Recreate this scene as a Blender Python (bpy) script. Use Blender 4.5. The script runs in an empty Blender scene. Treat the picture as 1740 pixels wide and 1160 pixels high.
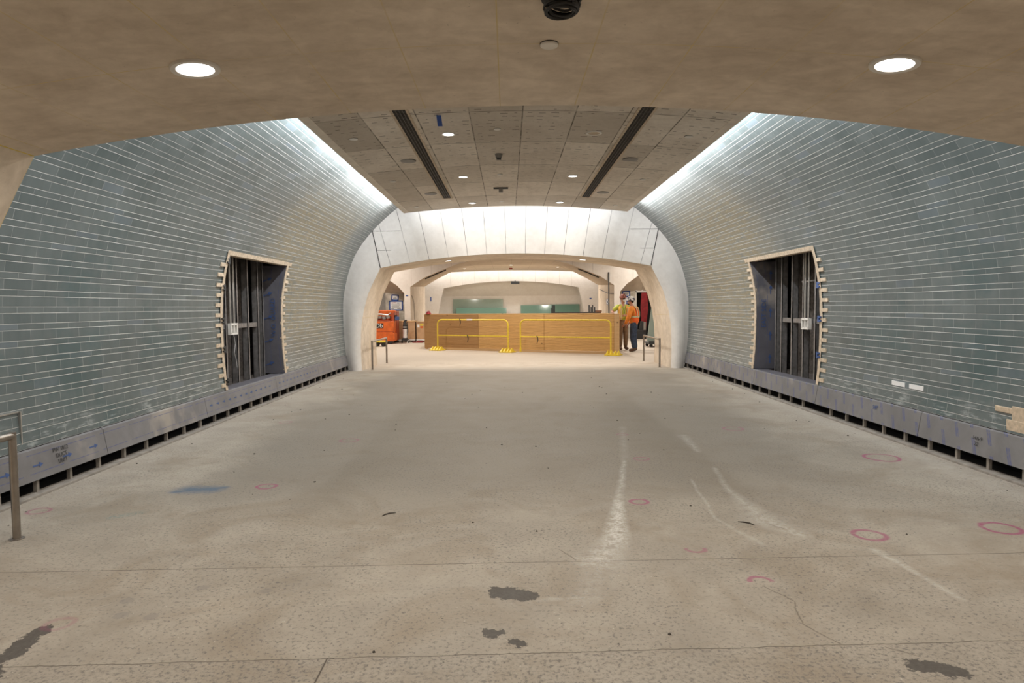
import bpy, math, random
from mathutils import Vector, Matrix
random.seed(7)
C = bpy.context.scene.collection
PI = math.pi

# ------------------------------------------------------------------ camera
cd = bpy.data.cameras.new('camera'); cam = bpy.data.objects.new('camera', cd); C.objects.link(cam)
F = 1120.0
pitch = math.atan(59/F); yaw = math.atan(6/F); roll = math.radians(.5)
fwd = Vector((math.sin(yaw)*math.cos(pitch), math.cos(yaw)*math.cos(pitch), -math.sin(pitch)))
r0 = Vector((math.cos(yaw), -math.sin(yaw), 0)); u0 = r0.cross(fwd)
rr = r0*math.cos(roll) - u0*math.sin(roll); uu = r0*math.sin(roll) + u0*math.cos(roll)
m = Matrix.Identity(4)
for i in range(3):
    m[i][0] = rr[i]; m[i][1] = uu[i]; m[i][2] = -fwd[i]
m[0][3], m[1][3], m[2][3] = -0.19, 0.0, 1.5
cam.matrix_world = m
cd.sensor_width = 36; cd.lens = 36*F/1740; cd.clip_start = .05; cd.clip_end = 200
bpy.context.scene.camera = cam
# ------------------------------------------------------------------ world, exposure, main light levels
w = bpy.data.worlds.new('world'); bpy.context.scene.world = w; w.use_nodes = True
w.node_tree.nodes['Background'].inputs[0].default_value = (.9, .95, 1, 1)
w.node_tree.nodes['Background'].inputs[1].default_value = .02
vs = bpy.context.scene.view_settings
vs.view_transform = 'Standard'; vs.look = 'None'; vs.gamma = 1; vs.use_curve_mapping = False; vs.exposure = 0.0
COVE = 19.0        # W per metre of cove strip along the tiled walls
COVE_END = 7.0    # W per metre of cove strip in front of the arch faces
DOWN = 36.0        # W of one recessed downlight
WARM = (1, .93, .84); COOL = (.94, .97, 1)

# ------------------------------------------------------------------ node helpers
def mat(name):
    mt = bpy.data.materials.new(name); mt.use_nodes = True
    nt = mt.node_tree; b = nt.nodes['Principled BSDF']
    return mt, nt, b
def nd(nt, t, ins=None, **props):
    n = nt.nodes.new(t)
    for k, v in props.items(): setattr(n, k, v)
    for k, v in (ins or {}).items():
        if isinstance(v, bpy.types.NodeSocket): nt.links.new(v, n.inputs[k])
        else: n.inputs[k].default_value = v
    return n
def M(nt, op, a, b=0.0, c=0.0, clamp=False):
    return nd(nt, 'ShaderNodeMath', {0: a, 1: b, 2: c}, operation=op, use_clamp=clamp).outputs[0]
def VM(nt, op, a, b=(0, 0, 0), s=1.0):
    n = nd(nt, 'ShaderNodeVectorMath', {0: a, 'Scale': s} if op == 'SCALE' else ({0: a} if op in ('LENGTH', 'FLOOR', 'FRACTION') else {0: a, 1: b}), operation=op)
    return n.outputs['Value'] if op in ('DISTANCE', 'LENGTH', 'DOT_PRODUCT') else n.outputs[0]
def NZ(nt, vec, scale, detail=3, rough=.55, dist=0.0):
    return nd(nt, 'ShaderNodeTexNoise', {'Vector': vec, 'Scale': scale, 'Detail': detail, 'Roughness': rough, 'Distortion': dist})
def MR(nt, v, a, b, c=0.0, d=1.0, smooth=False):
    return nd(nt, 'ShaderNodeMapRange', {'Value': v, 'From Min': a, 'From Max': b, 'To Min': c, 'To Max': d}, interpolation_type='SMOOTHSTEP' if smooth else 'LINEAR').outputs[0]
def MX(nt, f, a, b, mode='MIX'):
    n = nd(nt, 'ShaderNodeMix', data_type='RGBA', blend_type=mode)
    for idx, v in ((0, f), (6, a), (7, b)):
        if isinstance(v, bpy.types.NodeSocket): nt.links.new(v, n.inputs[idx])
        elif idx == 0: n.inputs[0].default_value = v
        else: n.inputs[idx].default_value = (v[0], v[1], v[2], 1)
    return n.outputs[2]
def setb(nt, b, **k):
    names = {'col': 'Base Color', 'rough': 'Roughness', 'metal': 'Metallic', 'spec': 'Specular IOR Level', 'em': 'Emission Color', 'ems': 'Emission Strength', 'trans': 'Transmission Weight', 'alpha': 'Alpha', 'coat': 'Coat Weight', 'normal': 'Normal'}
    for q, v in k.items():
        s = b.inputs[names[q]]
        if isinstance(v, bpy.types.NodeSocket): nt.links.new(v, s)
        elif isinstance(v, tuple): s.default_value = (v[0], v[1], v[2], 1)
        else: s.default_value = v
def bump(nt, b, h, strength=.3, dist=.01):
    n = nd(nt, 'ShaderNodeBump', {'Height': h, 'Strength': strength, 'Distance': dist}); nt.links.new(n.outputs[0], b.inputs['Normal'])
def geo(nt): return nt.nodes.new('ShaderNodeNewGeometry').outputs['Position']
def ocoord(nt): return nt.nodes.new('ShaderNodeTexCoord').outputs['Object']
def uvn(nt): return nt.nodes.new('ShaderNodeTexCoord').outputs['UV']
def simple(name, col, rough=.6, metal=0.0, var=.12, scale=14, **k):
    mt, nt, b = mat(name)
    n = NZ(nt, ocoord(nt), scale, 4)
    f = MR(nt, n.outputs[0], .3, .7, 0, 1)
    c = MX(nt, f, tuple(x*(1-var) for x in col), tuple(min(1, x*(1+var)) for x in col))
    setb(nt, b, col=c, rough=rough, metal=metal, **k)
    return mt

MAT = {}
# concrete panels: mottled tan, joint lines at whole numbers of the UV map
def panel_mat(name, colA, colB, joint, jw=.008, rough=.75, mscale=1.0, var=.0, rows=True):
    mt, nt, b = mat(name)
    P = geo(nt)
    big = NZ(nt, P, 1.1*mscale, 5, .62, .6); sm = NZ(nt, P, 9*mscale, 5, .65, .4)
    st = NZ(nt, VM(nt, 'MULTIPLY', P, (1.2, 2.8, 1.6)), 1.9, 5, .65, 1.0)
    f = M(nt, 'ADD', M(nt, 'MULTIPLY', MR(nt, big.outputs[0], .32, .68), .45), M(nt, 'MULTIPLY', MR(nt, sm.outputs[0], .3, .7), .3))
    f = M(nt, 'ADD', f, M(nt, 'MULTIPLY', MR(nt, st.outputs[0], .3, .7), .25), clamp=True)
    c = MX(nt, f, colA, colB)
    pits = MR(nt, NZ(nt, P, 42, 3, .6).outputs[0], .69, .75)
    c = MX(nt, M(nt, 'MULTIPLY', pits, .45), c, tuple(x*.5 for x in colA))
    sx = nd(nt, 'ShaderNodeSeparateXYZ', {0: uvn(nt)})
    u, v = sx.outputs[0], sx.outputs[1]
    wn = nd(nt, 'ShaderNodeTexWhiteNoise', {'Vector': VM(nt, 'FLOOR', uvn(nt))}, noise_dimensions='2D')
    c = MX(nt, MR(nt, wn.outputs[0], 0, 1, 0, var), c, tuple(x*.55 for x in colA))
    du = M(nt, 'PINGPONG', u, .5); j = MR(nt, du, jw*.5, jw*1.1, 1, 0)
    if rows:
        dv = M(nt, 'PINGPONG', v, .5); j = M(nt, 'MAXIMUM', j, MR(nt, dv, jw*.25, jw*.6, 1, 0))
    jn = MR(nt, NZ(nt, P, 3, 2).outputs[0], .35, .6, .35, 1)
    c = MX(nt, M(nt, 'MULTIPLY', j, jn), c, joint)
    setb(nt, b, col=c, rough=rough, spec=.3)
    bump(nt, b, M(nt, 'SUBTRACT', M(nt, 'MULTIPLY', sm.outputs[0], .3), j), .25, .004)
    MAT[name] = mt
panel_mat('soffit', (.44, .36, .275), (.84, .735, .61), (.62, .50, .26), .008)
panel_mat('soffit_plain', (.50, .41, .32), (.70, .60, .48), (.3, .24, .18), .006)
panel_mat('vault', (.40, .315, .235), (.58, .48, .365), (.3, .24, .18), .006)  # soffit concrete with the shade under the second arch put into its colour
panel_mat('face', (.58, .545, .51), (.76, .735, .70), (.17, .16, .15), .016, rows=False)
panel_mat('end_wall', (.74, .67, .59), (.88, .83, .76), (.4, .36, .3), .004, rows=False)
panel_mat('face_warm', (.60, .54, .48), (.76, .71, .65), (.33, .29, .25), .010, rows=False)

# tunnel ceiling: panels with dashes and pinholes
mt, nt, b = mat('ceiling_panels')
UV = uvn(nt); P = geo(nt)
big = NZ(nt, P, 1.3, 5, .6, .5); sm = NZ(nt, P, 12, 4, .6)
f = M(nt, 'ADD', M(nt, 'MULTIPLY', MR(nt, big.outputs[0], .3, .7), .6), M(nt, 'MULTIPLY', MR(nt, sm.outputs[0], .3, .7), .4), clamp=True)
c = MX(nt, f, (.58, .505, .42), (.84, .765, .67))
wn = nd(nt, 'ShaderNodeTexWhiteNoise', {'Vector': VM(nt, 'FLOOR', UV)}, noise_dimensions='2D')
c = MX(nt, MR(nt, wn.outputs[0], .35, 1, 0, .65), c, (.40, .34, .27))
sx = nd(nt, 'ShaderNodeSeparateXYZ', {0: P})
G = VM(nt, 'MULTIPLY', P, (6.5, 6.8, 1)); cell = VM(nt, 'FLOOR', G)
wn2 = nd(nt, 'ShaderNodeTexWhiteNoise', {'Vector': cell}, noise_dimensions='2D')
fr = nd(nt, 'ShaderNodeSeparateXYZ', {0: VM(nt, 'FRACTION', G)})
off = nd(nt, 'ShaderNodeSeparateColor', {0: wn2.outputs['Color']})
dy = M(nt, 'ABSOLUTE', M(nt, 'SUBTRACT', fr.outputs[1], MR(nt, off.outputs[0], 0, 1, .35, .65)))
dx = M(nt, 'ABSOLUTE', M(nt, 'SUBTRACT', fr.outputs[0], MR(nt, off.outputs[1], 0, 1, .35, .65)))
dash = M(nt, 'MULTIPLY', M(nt, 'MULTIPLY', M(nt, 'GREATER_THAN', wn2.outputs[0], .4), M(nt, 'LESS_THAN', dy, .06)), M(nt, 'LESS_THAN', dx, MR(nt, off.outputs[2], 0, 1, .05, .3)))
near = MR(nt, sx.outputs[1], 8.5, 14, 1, .25)
c = MX(nt, M(nt, 'MULTIPLY', M(nt, 'MULTIPLY', dash, near), .85), c, (.09, .075, .06))
pin = MR(nt, NZ(nt, P, 38, 2, .5).outputs[0], .68, .74)
c = MX(nt, M(nt, 'MULTIPLY', pin, .5), c, (.12, .1, .08))
su = nd(nt, 'ShaderNodeSeparateXYZ', {0: UV})
ju = MR(nt, M(nt, 'PINGPONG', su.outputs[0], .5), .008, .016, 1, 0); jv = MR(nt, M(nt, 'PINGPONG', su.outputs[1], .5), .004, .008, 1, 0)
jn = MR(nt, NZ(nt, P, 4, 2).outputs[0], .35, .6, .3, 1)
c = MX(nt, M(nt, 'MULTIPLY', M(nt, 'MAXIMUM', ju, jv), jn), c, (.13, .11, .08))
setb(nt, b, col=c, rough=.8, spec=.25); MAT['ceiling_panels'] = mt

# glass tile courses, 12 inch long, a tall course and a short one in turn
mt, nt, b = mat('glass_tile')
UV = uvn(nt); sx = nd(nt, 'ShaderNodeSeparateXYZ', {0: UV}); u, v = sx.outputs[0], sx.outputs[1]
H = .137
vv = M(nt, 'DIVIDE', v, H); row = M(nt, 'FLOOR', vv); fr = M(nt, 'FRACT', vv)
short = M(nt, 'LESS_THAN', fr, .375)
d1 = M(nt, 'MINIMUM', fr, M(nt, 'SUBTRACT', 1.0, fr)); d2 = M(nt, 'ABSOLUTE', M(nt, 'SUBTRACT', fr, .375))
dv = M(nt, 'MULTIPLY', M(nt, 'MINIMUM', d1, d2), H)
un = M(nt, 'ADD', M(nt, 'DIVIDE', u, .305), M(nt, 'MULTIPLY', short, .5))
rj = nd(nt, 'ShaderNodeTexWhiteNoise', {'W': row}, noise_dimensions='1D').outputs[0]
un = M(nt, 'ADD', un, M(nt, 'MULTIPLY', rj, .12))
col_i = M(nt, 'FLOOR', un); du = M(nt, 'MULTIPLY', M(nt, 'PINGPONG', un, .5), .305)
jh = MR(nt, dv, MR(nt, u, 5, 13, .0017, .0034), MR(nt, u, 5, 13, .0029, .0048), 1, 0); jvv = MR(nt, du, .0011, .0020, 1, 0)
sh = M(nt, 'MULTIPLY', MR(nt, dv, .0034, .0065, 1, 0), M(nt, 'SUBTRACT', 1.0, jh))  # relief shadow along the horizontal joints, painted as a dark line
cid = nd(nt, 'ShaderNodeCombineXYZ', {0: col_i, 1: M(nt, 'ADD', M(nt, 'MULTIPLY', row, 2), short)}).outputs[0]
wn = nd(nt, 'ShaderNodeTexWhiteNoise', {'Vector': cid}, noise_dimensions='2D')
wc = nd(nt, 'ShaderNodeSeparateColor', {0: wn.outputs['Color']})
nA = NZ(nt, VM(nt, 'MULTIPLY', UV, (1.6, 1.0, 1)), 1.0, 5, .6)
nB = NZ(nt, VM(nt, 'MULTIPLY', UV, (1.5, 9, 1)), 2.2, 4, .6)
nC = NZ(nt, VM(nt, 'MULTIPLY', UV, (5, .8, 1)), 1.3, 4, .6)
f = M(nt, 'ADD', M(nt, 'MULTIPLY', wc.outputs[0], .42), M(nt, 'MULTIPLY', MR(nt, nC.outputs[0], .3, .7), .4))
f = M(nt, 'ADD', f, M(nt, 'MULTIPLY', MR(nt, nA.outputs[0], .3, .7), .28), clamp=True)
c = MX(nt, f, (.058, .086, .090), (.140, .170, .172))
c = MX(nt, M(nt, 'MULTIPLY', M(nt, 'GREATER_THAN', wc.outputs[1], .955), .25), c, (.16, .21, .27))
tl = M(nt, 'MULTIPLY', MR(nt, NZ(nt, VM(nt, 'MULTIPLY', UV, (.8, 1.0, 1)), 1.1, 5, .65).outputs[0], .50, .60, 0, 1), MR(nt, v, 2.2, 1.4, 0, 1))
c = MX(nt, M(nt, 'MULTIPLY', tl, .55), c, (.040, .092, .100))
# dust haze that grows towards the far end, mortar smears beside the opening
haze = M(nt, 'MULTIPLY', MR(nt, u, 8.0, 12.5, 0, 1, True), MR(nt, nA.outputs[0], .35, .6, .35, 1))
c = MX(nt, M(nt, 'MULTIPLY', haze, .72), c, (.235, .24, .225))
bl = M(nt, 'MULTIPLY', M(nt, 'MULTIPLY', MR(nt, M(nt, 'ADD', u, M(nt, 'MULTIPLY', nA.outputs[0], 1.6)), 10.5, 12.2, 0, 1, True), MR(nt, u, 14.7, 14.1, 0, 1, True)),
       M(nt, 'MULTIPLY', MR(nt, v, .1, .9, .25, 1, True), MR(nt, v, 3.7, 2.7, 0, 1, True)))
sm2 = M(nt, 'MULTIPLY', bl, MR(nt, nB.outputs[0], .40, .54, .3, 1))
c = MX(nt, M(nt, 'MULTIPLY', sm2, .95), c, (.235, .20, .13))
yl = M(nt, 'MULTIPLY', bl, MR(nt, NZ(nt, VM(nt, 'MULTIPLY', UV, (3, 7, 1)), 3, 5, .7, 1.2).outputs[0], .60, .64, 0, 1))
c = MX(nt, M(nt, 'MULTIPLY', yl, .7), c, (.50, .45, .26))
low = M(nt, 'MULTIPLY', MR(nt, v, .28, .05, 0, 1, True), MR(nt, NZ(nt, VM(nt, 'MULTIPLY', UV, (2, 9, 1)), 2.5, 4, .65).outputs[0], .52, .66, 0, 1))
c = MX(nt, M(nt, 'MULTIPLY', low, .5), c, (.50, .53, .53))
grout = MX(nt, MR(nt, NZ(nt, UV, 5, 3).outputs[0], .3, .7), (.25, .26, .255), (.50, .50, .48))
c = MX(nt, sh, c, (.045, .06, .06))
c = MX(nt, M(nt, 'MAXIMUM', jh, M(nt, 'MULTIPLY', jvv, .75)), c, grout)
rg = M(nt, 'ADD', MR(nt, nA.outputs[0], .3, .7, .30, .42), M(nt, 'MULTIPLY', M(nt, 'MAXIMUM', haze, bl), .22))
rg = M(nt, 'MAXIMUM', rg, M(nt, 'MULTIPLY', jh, .6))
c = MX(nt, M(nt, 'MULTIPLY', jh, MR(nt, NZ(nt, UV, 2.2, 4, .7).outputs[0], .38, .62, .0, .75)), c, (.62, .63, .61))  # specular glint on the horizontal grout, painted in as a paler colour
setb(nt, b, col=c, rough=rg, spec=.8)
tilt = M(nt, 'ADD', M(nt, 'MULTIPLY', M(nt, 'FRACT', un), M(nt, 'SUBTRACT', wc.outputs[2], .5)), 0)
hgt = M(nt, 'ADD', M(nt, 'MULTIPLY', M(nt, 'MAXIMUM', jh, jvv), -1.0), M(nt, 'MULTIPLY', nA.outputs[0], .25))
hgt = M(nt, 'ADD', hgt, M(nt, 'MULTIPLY', tilt, .5))
bump(nt, b, hgt, .35, .003); MAT['glass_tile'] = mt

# floor
def floor_material():
    mt, nt, b = mat('concrete_floor')
    P = geo(nt)
    nW = NZ(nt, P, 5.0, 4, .6); wob = VM(nt, 'SCALE', VM(nt, 'SUBTRACT', nW.outputs['Color'], (.5, .5, .5)), s=.05)
    Pz = VM(nt, 'MULTIPLY', P, (1, 1, 0)); Q = VM(nt, 'MULTIPLY', VM(nt, 'ADD', Pz, wob), (1, 1, 0))
    nF = NZ(nt, P, 16.0, 5, .7); wob2 = VM(nt, 'SCALE', VM(nt, 'SUBTRACT', nF.outputs['Color'], (.5, .5, .5)), s=.15)
    R = VM(nt, 'MULTIPLY', VM(nt, 'ADD', Pz, wob2), (1, 1, 0))
    sp = nd(nt, 'ShaderNodeSeparateXYZ', {0: P}); X, Y = sp.outputs[0], sp.outputs[1]
    n1 = NZ(nt, P, .55, 5, .6, .6); n2 = NZ(nt, P, 2.6, 6, .7, .4); n3 = NZ(nt, P, 48, 4, .75)
    f = M(nt, 'ADD', M(nt, 'MULTIPLY', MR(nt, n1.outputs[0], .3, .7), .45), M(nt, 'MULTIPLY', MR(nt, n2.outputs[0], .28, .72), .55), clamp=True)
    c = MX(nt, f, (.245, .213, .173), (.43, .388, .326))
    br = NZ(nt, P, 1.3, 5, .65, .8); c = MX(nt, MR(nt, br.outputs[0], .46, .66, 0, .55), c, (.235, .185, .13))
    # dusty greyer wear in the middle of the tunnel, pale dust along the walls and in the far hall
    mid = M(nt, 'MULTIPLY', MR(nt, Y, 4.2, 6.0, 0, 1, True), MR(nt, M(nt, 'ADD', M(nt, 'ABSOLUTE', X), M(nt, 'MULTIPLY', n1.outputs[0], 1.4)), 3.2, 4.2, 1, 0, True))
    mid = M(nt, 'MULTIPLY', mid, MR(nt, Y, 15, 16.5, 1, 0, True))
    c = MX(nt, M(nt, 'MULTIPLY', mid, .72), c, (.205, .182, .152))
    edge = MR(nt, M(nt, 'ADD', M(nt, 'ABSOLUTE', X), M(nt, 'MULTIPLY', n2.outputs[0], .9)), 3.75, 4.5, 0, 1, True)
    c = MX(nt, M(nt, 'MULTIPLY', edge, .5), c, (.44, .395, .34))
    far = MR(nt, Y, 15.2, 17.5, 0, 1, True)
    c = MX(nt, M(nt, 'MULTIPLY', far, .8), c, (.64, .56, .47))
    rb = M(nt, 'MULTIPLY', M(nt, 'MULTIPLY', MR(nt, Y, 16.2, 16.7, 0, 1), MR(nt, Y, 17.9, 17.4, 0, 1)), MR(nt, n2.outputs[0], .45, .6, 0, 1))
    c = MX(nt, M(nt, 'MULTIPLY', rb, .5), c, (.40, .33, .26))
    # aggregate
    ag = MR(nt, n3.outputs[0], .54, .62, 0, 1); agm = MR(nt, NZ(nt, P, .9, 4, .6).outputs[0], .34, .56, .3, 1)
    c = MX(nt, M(nt, 'MULTIPLY', M(nt, 'MULTIPLY', ag, agm), MR(nt, Y, 7, 14, .75, .25)), c, (.11, .105, .10))
    rgh = M(nt, 'MULTIPLY', MR(nt, n3.outputs[0], .46, .6, 0, 1), M(nt, 'LESS_THAN', Y, M(nt, 'ADD', 2.78, M(nt, 'MULTIPLY', X, .028)))); c = MX(nt, M(nt, 'MULTIPLY', rgh, .35), c, (.12, .11, .10))
    lt = MR(nt, NZ(nt, P, 55, 3, .6).outputs[0], .66, .72, 0, 1); c = MX(nt, M(nt, 'MULTIPLY', lt, .35), c, (.72, .68, .6))
    dk = MR(nt, NZ(nt, P, 30, 2, .5).outputs[0], .72, .76, 0, 1); c = MX(nt, M(nt, 'MULTIPLY', dk, .8), c, (.07, .065, .06))
    # joints and cracks
    wy = M(nt, 'MULTIPLY', M(nt, 'SUBTRACT', NZ(nt, VM(nt, 'MULTIPLY', P, (1, 0, 0)), 3, 4, .7).outputs[0], .5), .05)
    def joint(y0, slope, wd, amp=1.0):
        yy = M(nt, 'SUBTRACT', M(nt, 'SUBTRACT', Y, M(nt, 'MULTIPLY', X, slope)), M(nt, 'ADD', y0, M(nt, 'MULTIPLY', wy, amp)))
        return MR(nt, M(nt, 'ABSOLUTE', yy), wd*.5, wd*1.3, 1, 0)
    jj = M(nt, 'MULTIPLY', joint(3.80, .022, .0035, .25), .85)
    jj = M(nt, 'MAXIMUM', jj, M(nt, 'MULTIPLY', joint(2.785, .028, .0035, 1.0), .8))
    kx = MR(nt, M(nt, 'ABSOLUTE', M(nt, 'ADD', X, .98)), .002, .005, 1, 0)
    jj = M(nt, 'MAXIMUM', jj, M(nt, 'MULTIPLY', kx, M(nt, 'LESS_THAN', Y, 2.76)))
    c = MX(nt, jj, c, (.085, .07, .055))
    def seg(ax, ay, bx, by, w0, w1, src=Q):
        d = (bx-ax, by-ay, 0); L2 = d[0]**2+d[1]**2
        pa = VM(nt, 'SUBTRACT', src, (ax, ay, 0))
        h = M(nt, 'MULTIPLY', VM(nt, 'DOT_PRODUCT', pa, d), 1/L2, clamp=True)
        dist = VM(nt, 'DISTANCE', pa, VM(nt, 'MULTIPLY', nd(nt, 'ShaderNodeCombineXYZ', {0: h, 1: h}).outputs[0], d))
        wd = M(nt, 'ADD', M(nt, 'MULTIPLY', h, w1-w0), w0)
        return M(nt, 'SUBTRACT', 1.0, M(nt, 'DIVIDE', dist, wd), clamp=True)
    wh = None
    streaks = [(1.217, 8.1, .92, 6.3, .06, .06, .25), (.92, 6.3, .649, 5.0, .035, .05, .7), (.649, 5.0, .477, 4.12, .05, .12, 1.5), (.477, 4.12, .33, 3.8, .13, .2, .9), (.36, 3.8, .177, 3.29, .22, .12, .35), (.25, 3.32, -.05, 3.3, .05, .03, .5),
               (1.807, 7.5, 1.75, 6.7, .09, .05, .45), (1.70, 6.0, 1.589, 5.3, .03, .04, .5), (1.589, 5.3, 1.58, 4.5, .04, .16, .6), (1.58, 4.55, 1.70, 4.2, .2, .1, .7), (1.374, 5.6, 1.255, 4.57, .02, .02, .5), (1.255, 4.57, 1.388, 4.05, .02, .05, .4),
               (2.04, 3.93, 2.071, 3.57, .05, .03, .7), (2.071, 3.57, 2.097, 3.25, .035, .03, .5), (3.9, 9.5, 3.8, 5.0, .22, .2, .28), (3.85, 13.5, 3.9, 9.5, .15, .2, .3)]
    brk = M(nt, 'MULTIPLY', MR(nt, n3.outputs[0], .40, .56, .25, 1), MR(nt, nF.outputs[0], .36, .56, .15, 1))
    for ax, ay, bx, by, a, bb, s in streaks:
        q = M(nt, 'MULTIPLY', seg(ax, ay, bx, by, a, bb), s)
        wh = q if wh is None else M(nt, 'MAXIMUM', wh, q)
    c = MX(nt, M(nt, 'MULTIPLY', M(nt, 'MULTIPLY', wh, brk, clamp=True), .75), c, (.66, .65, .61))
    cr = None
    for ax, ay, bx, by in [(1.16, 3.45, 1.24, 3.25), (1.24, 3.25, 1.18, 3.02), (1.18, 3.02, 1.26, 2.83), (.12, 4.0, .2, 3.82), (1.45, 2.8, 1.55, 2.72), (1.58, 4.42, 1.66, 4.32)]:
        q = seg(ax, ay, bx, by, .006, .006); cr = q if cr is None else M(nt, 'MAXIMUM', cr, q)
    c = MX(nt, M(nt, 'MULTIPLY', cr, .8), c, (.12, .1, .08))
    dkm = None
    for ax, ay, bx, by, a, bb in [(-.235, 3.40, -.10, 3.35, .085, .075), (-.30, 2.975, -.265, 2.965, .05, .045), (-.18, 2.88, -.15, 2.865, .035, .03), (-2.40, 3.05, -2.40, 2.93, .05, .05), (-2.40, 2.95, -2.37, 2.80, .06, .05), (-2.36, 2.70, -2.33, 2.6, .05, .06), (1.50, 2.65, 1.63, 2.60, .07, .06)]:
        q = seg(ax, ay, bx, by, a, bb, R); dkm = q if dkm is None else M(nt, 'MAXIMUM', dkm, q)
    c = MX(nt, MR(nt, dkm, .12, .22, 0, 1), c, MX(nt, n3.outputs[0], (.045, .04, .035), (.14, .125, .11)))
    gm = None
    for ax, ay in [(-2.174, 3.34), (-2.112, 3.182), (-1.947, 3.166), (-1.5, 3.45), (-1.85, 3.5)]:
        q = M(nt, 'SUBTRACT', 1.0, M(nt, 'DIVIDE', VM(nt, 'DISTANCE', Q, (ax, ay, 0)), .05), clamp=True); gm = q if gm is None else M(nt, 'MAXIMUM', gm, q)
    c = MX(nt, M(nt, 'MULTIPLY', MR(nt, gm, .2, .4, 0, 1), .55), c, (.22, .2, .18))
    # spray paint rings
    ring = None
    rings = [(3.442, 6.345, .155, 1), (2.529, 7.918, .115, .6), (1.106, 6.396, .07, .6), (.801, 4.977, .065, .9), (.953, 3.987, .055, .6), (2.144, 4.192, .095, .85), (3.075, 4.299, .115, 1), (1.168, 3.50, .06, .8), (-2.25, 5.522, .075, .9), (-3.147, 8.682, .08, .4), (-2.013, 7.432, .10, .5), (-3.732, 4.895, .075, .6), (-2.36, 3.10, .06, .3), (1.133, 7.619, .06, .4), (4.0, 4.9, .1, .6)]
    for i, (ax, ay, r, s) in enumerate(rings):
        d = M(nt, 'ABSOLUTE', M(nt, 'SUBTRACT', VM(nt, 'DISTANCE', Q, (ax, ay, 0)), r))
        q = M(nt, 'MULTIPLY', MR(nt, d, .006, .026 if r > .09 else .02, 1, 0, True), s)
        if i in (4, 7): q = M(nt, 'MULTIPLY', q, M(nt, 'LESS_THAN', Y, ay+.01) if i == 4 else M(nt, 'GREATER_THAN', Y, ay-.01))
        ring = q if ring is None else M(nt, 'MAXIMUM', ring, q)
    c = MX(nt, M(nt, 'MULTIPLY', M(nt, 'MULTIPLY', ring, MR(nt, nF.outputs[0], .3, .5, .45, 1)), .85), c, (.30, .07, .15))
    bm = M(nt, 'MAXIMUM', seg(-2.87, 5.45, -2.67, 5.44, .17, .15, R), M(nt, 'MULTIPLY', seg(-2.95, 5.38, -2.6, 5.5, .07, .07), 1.0))
    c = MX(nt, M(nt, 'MULTIPLY', MR(nt, bm, 0, .9, 0, 1), .8), c, (.07, .12, .19))
    gmn = M(nt, 'MULTIPLY', seg(-3.08, 4.72, -2.93, 4.84, .07, .06), MR(nt, n3.outputs[0], .45, .55, 0, 1))
    c = MX(nt, M(nt, 'MULTIPLY', gmn, .6), c, (.12, .22, .22))
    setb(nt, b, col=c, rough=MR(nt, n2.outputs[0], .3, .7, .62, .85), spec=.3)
    bump(nt, b, M(nt, 'SUBTRACT', M(nt, 'MULTIPLY', n3.outputs[0], .5), jj), .3, .004)
    MAT['concrete_floor'] = mt
floor_material()

MAT['edge'] = simple('ceiling_edge_tan', (.74, .66, .56), .7, 0, .1, 6)
MAT['dark'] = simple('dark_void', (.012, .011, .011), .9)
MAT['stud'] = simple('galvanised_stud', (.25, .24, .235), .45, .6, .25)
MAT['scrap'] = simple('dark_scrap', (.06, .05, .04), .8)
MAT['steel'] = simple('brushed_steel', (.32, .285, .25), .34, .9, .12)
MAT['conduit'] = simple('conduit_metal', (.55, .53, .5), .35, .8, .12)
MAT['mortar'] = simple('mortar', (.56, .45, .33), .9, 0, .22, 24)
MAT['curb'] = simple('curb_concrete', (.27, .245, .215), .85, 0, .3, 9)
MAT['rough_wall'] = simple('rough_backing', (.085, .07, .06), .95, 0, .5, 26)
MAT['white_trim'] = simple('white_enamel', (.72, .69, .64), .45, 0, .04)
MAT['speaker_grey'] = simple('grey_grille', (.24, .22, .20), .6, 0, .1)
MAT['vent_dark'] = simple('vent_dark', (.02, .018, .016), .7)
MAT['vent_bar'] = simple('vent_bar', (.07, .06, .05), .6)
MAT['blue_tape'] = simple('blue_tape', (.02, .07, .30), .6)
MAT['yellow_tape'] = simple('yellow_label', (.7, .55, .06), .6)
MAT['paper'] = simple('paper', (.78, .77, .76), .7, 0, .04)
MAT['ink_black'] = simple('ink_black', (.03, .03, .03), .6)
MAT['ink_blue'] = simple('ink_blue', (.045, .09, .24), .6)
MAT['ink_red'] = simple('ink_red', (.45, .05, .03), .6)
MAT['yellow'] = simple('safety_yellow', (.82, .62, .05), .4, 0, .14, 30)
MAT['orange'] = simple('machine_orange', (.66, .13, .022), .42, 0, .2, 7)
MAT['orange_dark'] = simple('machine_orange_side', (.36, .06, .02), .5, 0, .2, 7)
MAT['black'] = simple('black_rubber', (.02, .02, .02), .6)
MAT['red'] = simple('red_paint', (.22, .012, .016), .5, 0, .3, 9)
MAT['white_cyl'] = simple('white_cylinder', (.7, .69, .68), .35)
MAT['brown'] = simple('brown_block', (.24, .11, .06), .6)
MAT['skin'] = simple('skin', (.50, .26, .18), .5, 0, .1)
MAT['denim'] = simple('blue_denim', (.035, .055, .10), .8, 0, .45, 12)
MAT['khaki'] = simple('khaki_cloth', (.21, .13, .07), .8, 0, .2, 10)
MAT['lime'] = simple('lime_shirt', (.52, .60, .10), .7, 0, .15, 8)
MAT['vest_yellow'] = simple('yellow_orange_vest', (.85, .46, .09), .6, 0, .2, 8)
MAT['hoodie'] = simple('orange_hoodie', (.80, .27, .04), .75, 0, .2, 8)
MAT['vest_orange'] = simple('orange_vest', (.92, .14, .02), .6, 0, .15, 8)
MAT['reflective'] = simple('reflective_tape', (.62, .58, .36), .35, 0, .15)
MAT['boot'] = simple('work_boot', (.12, .07, .045), .8)
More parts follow.
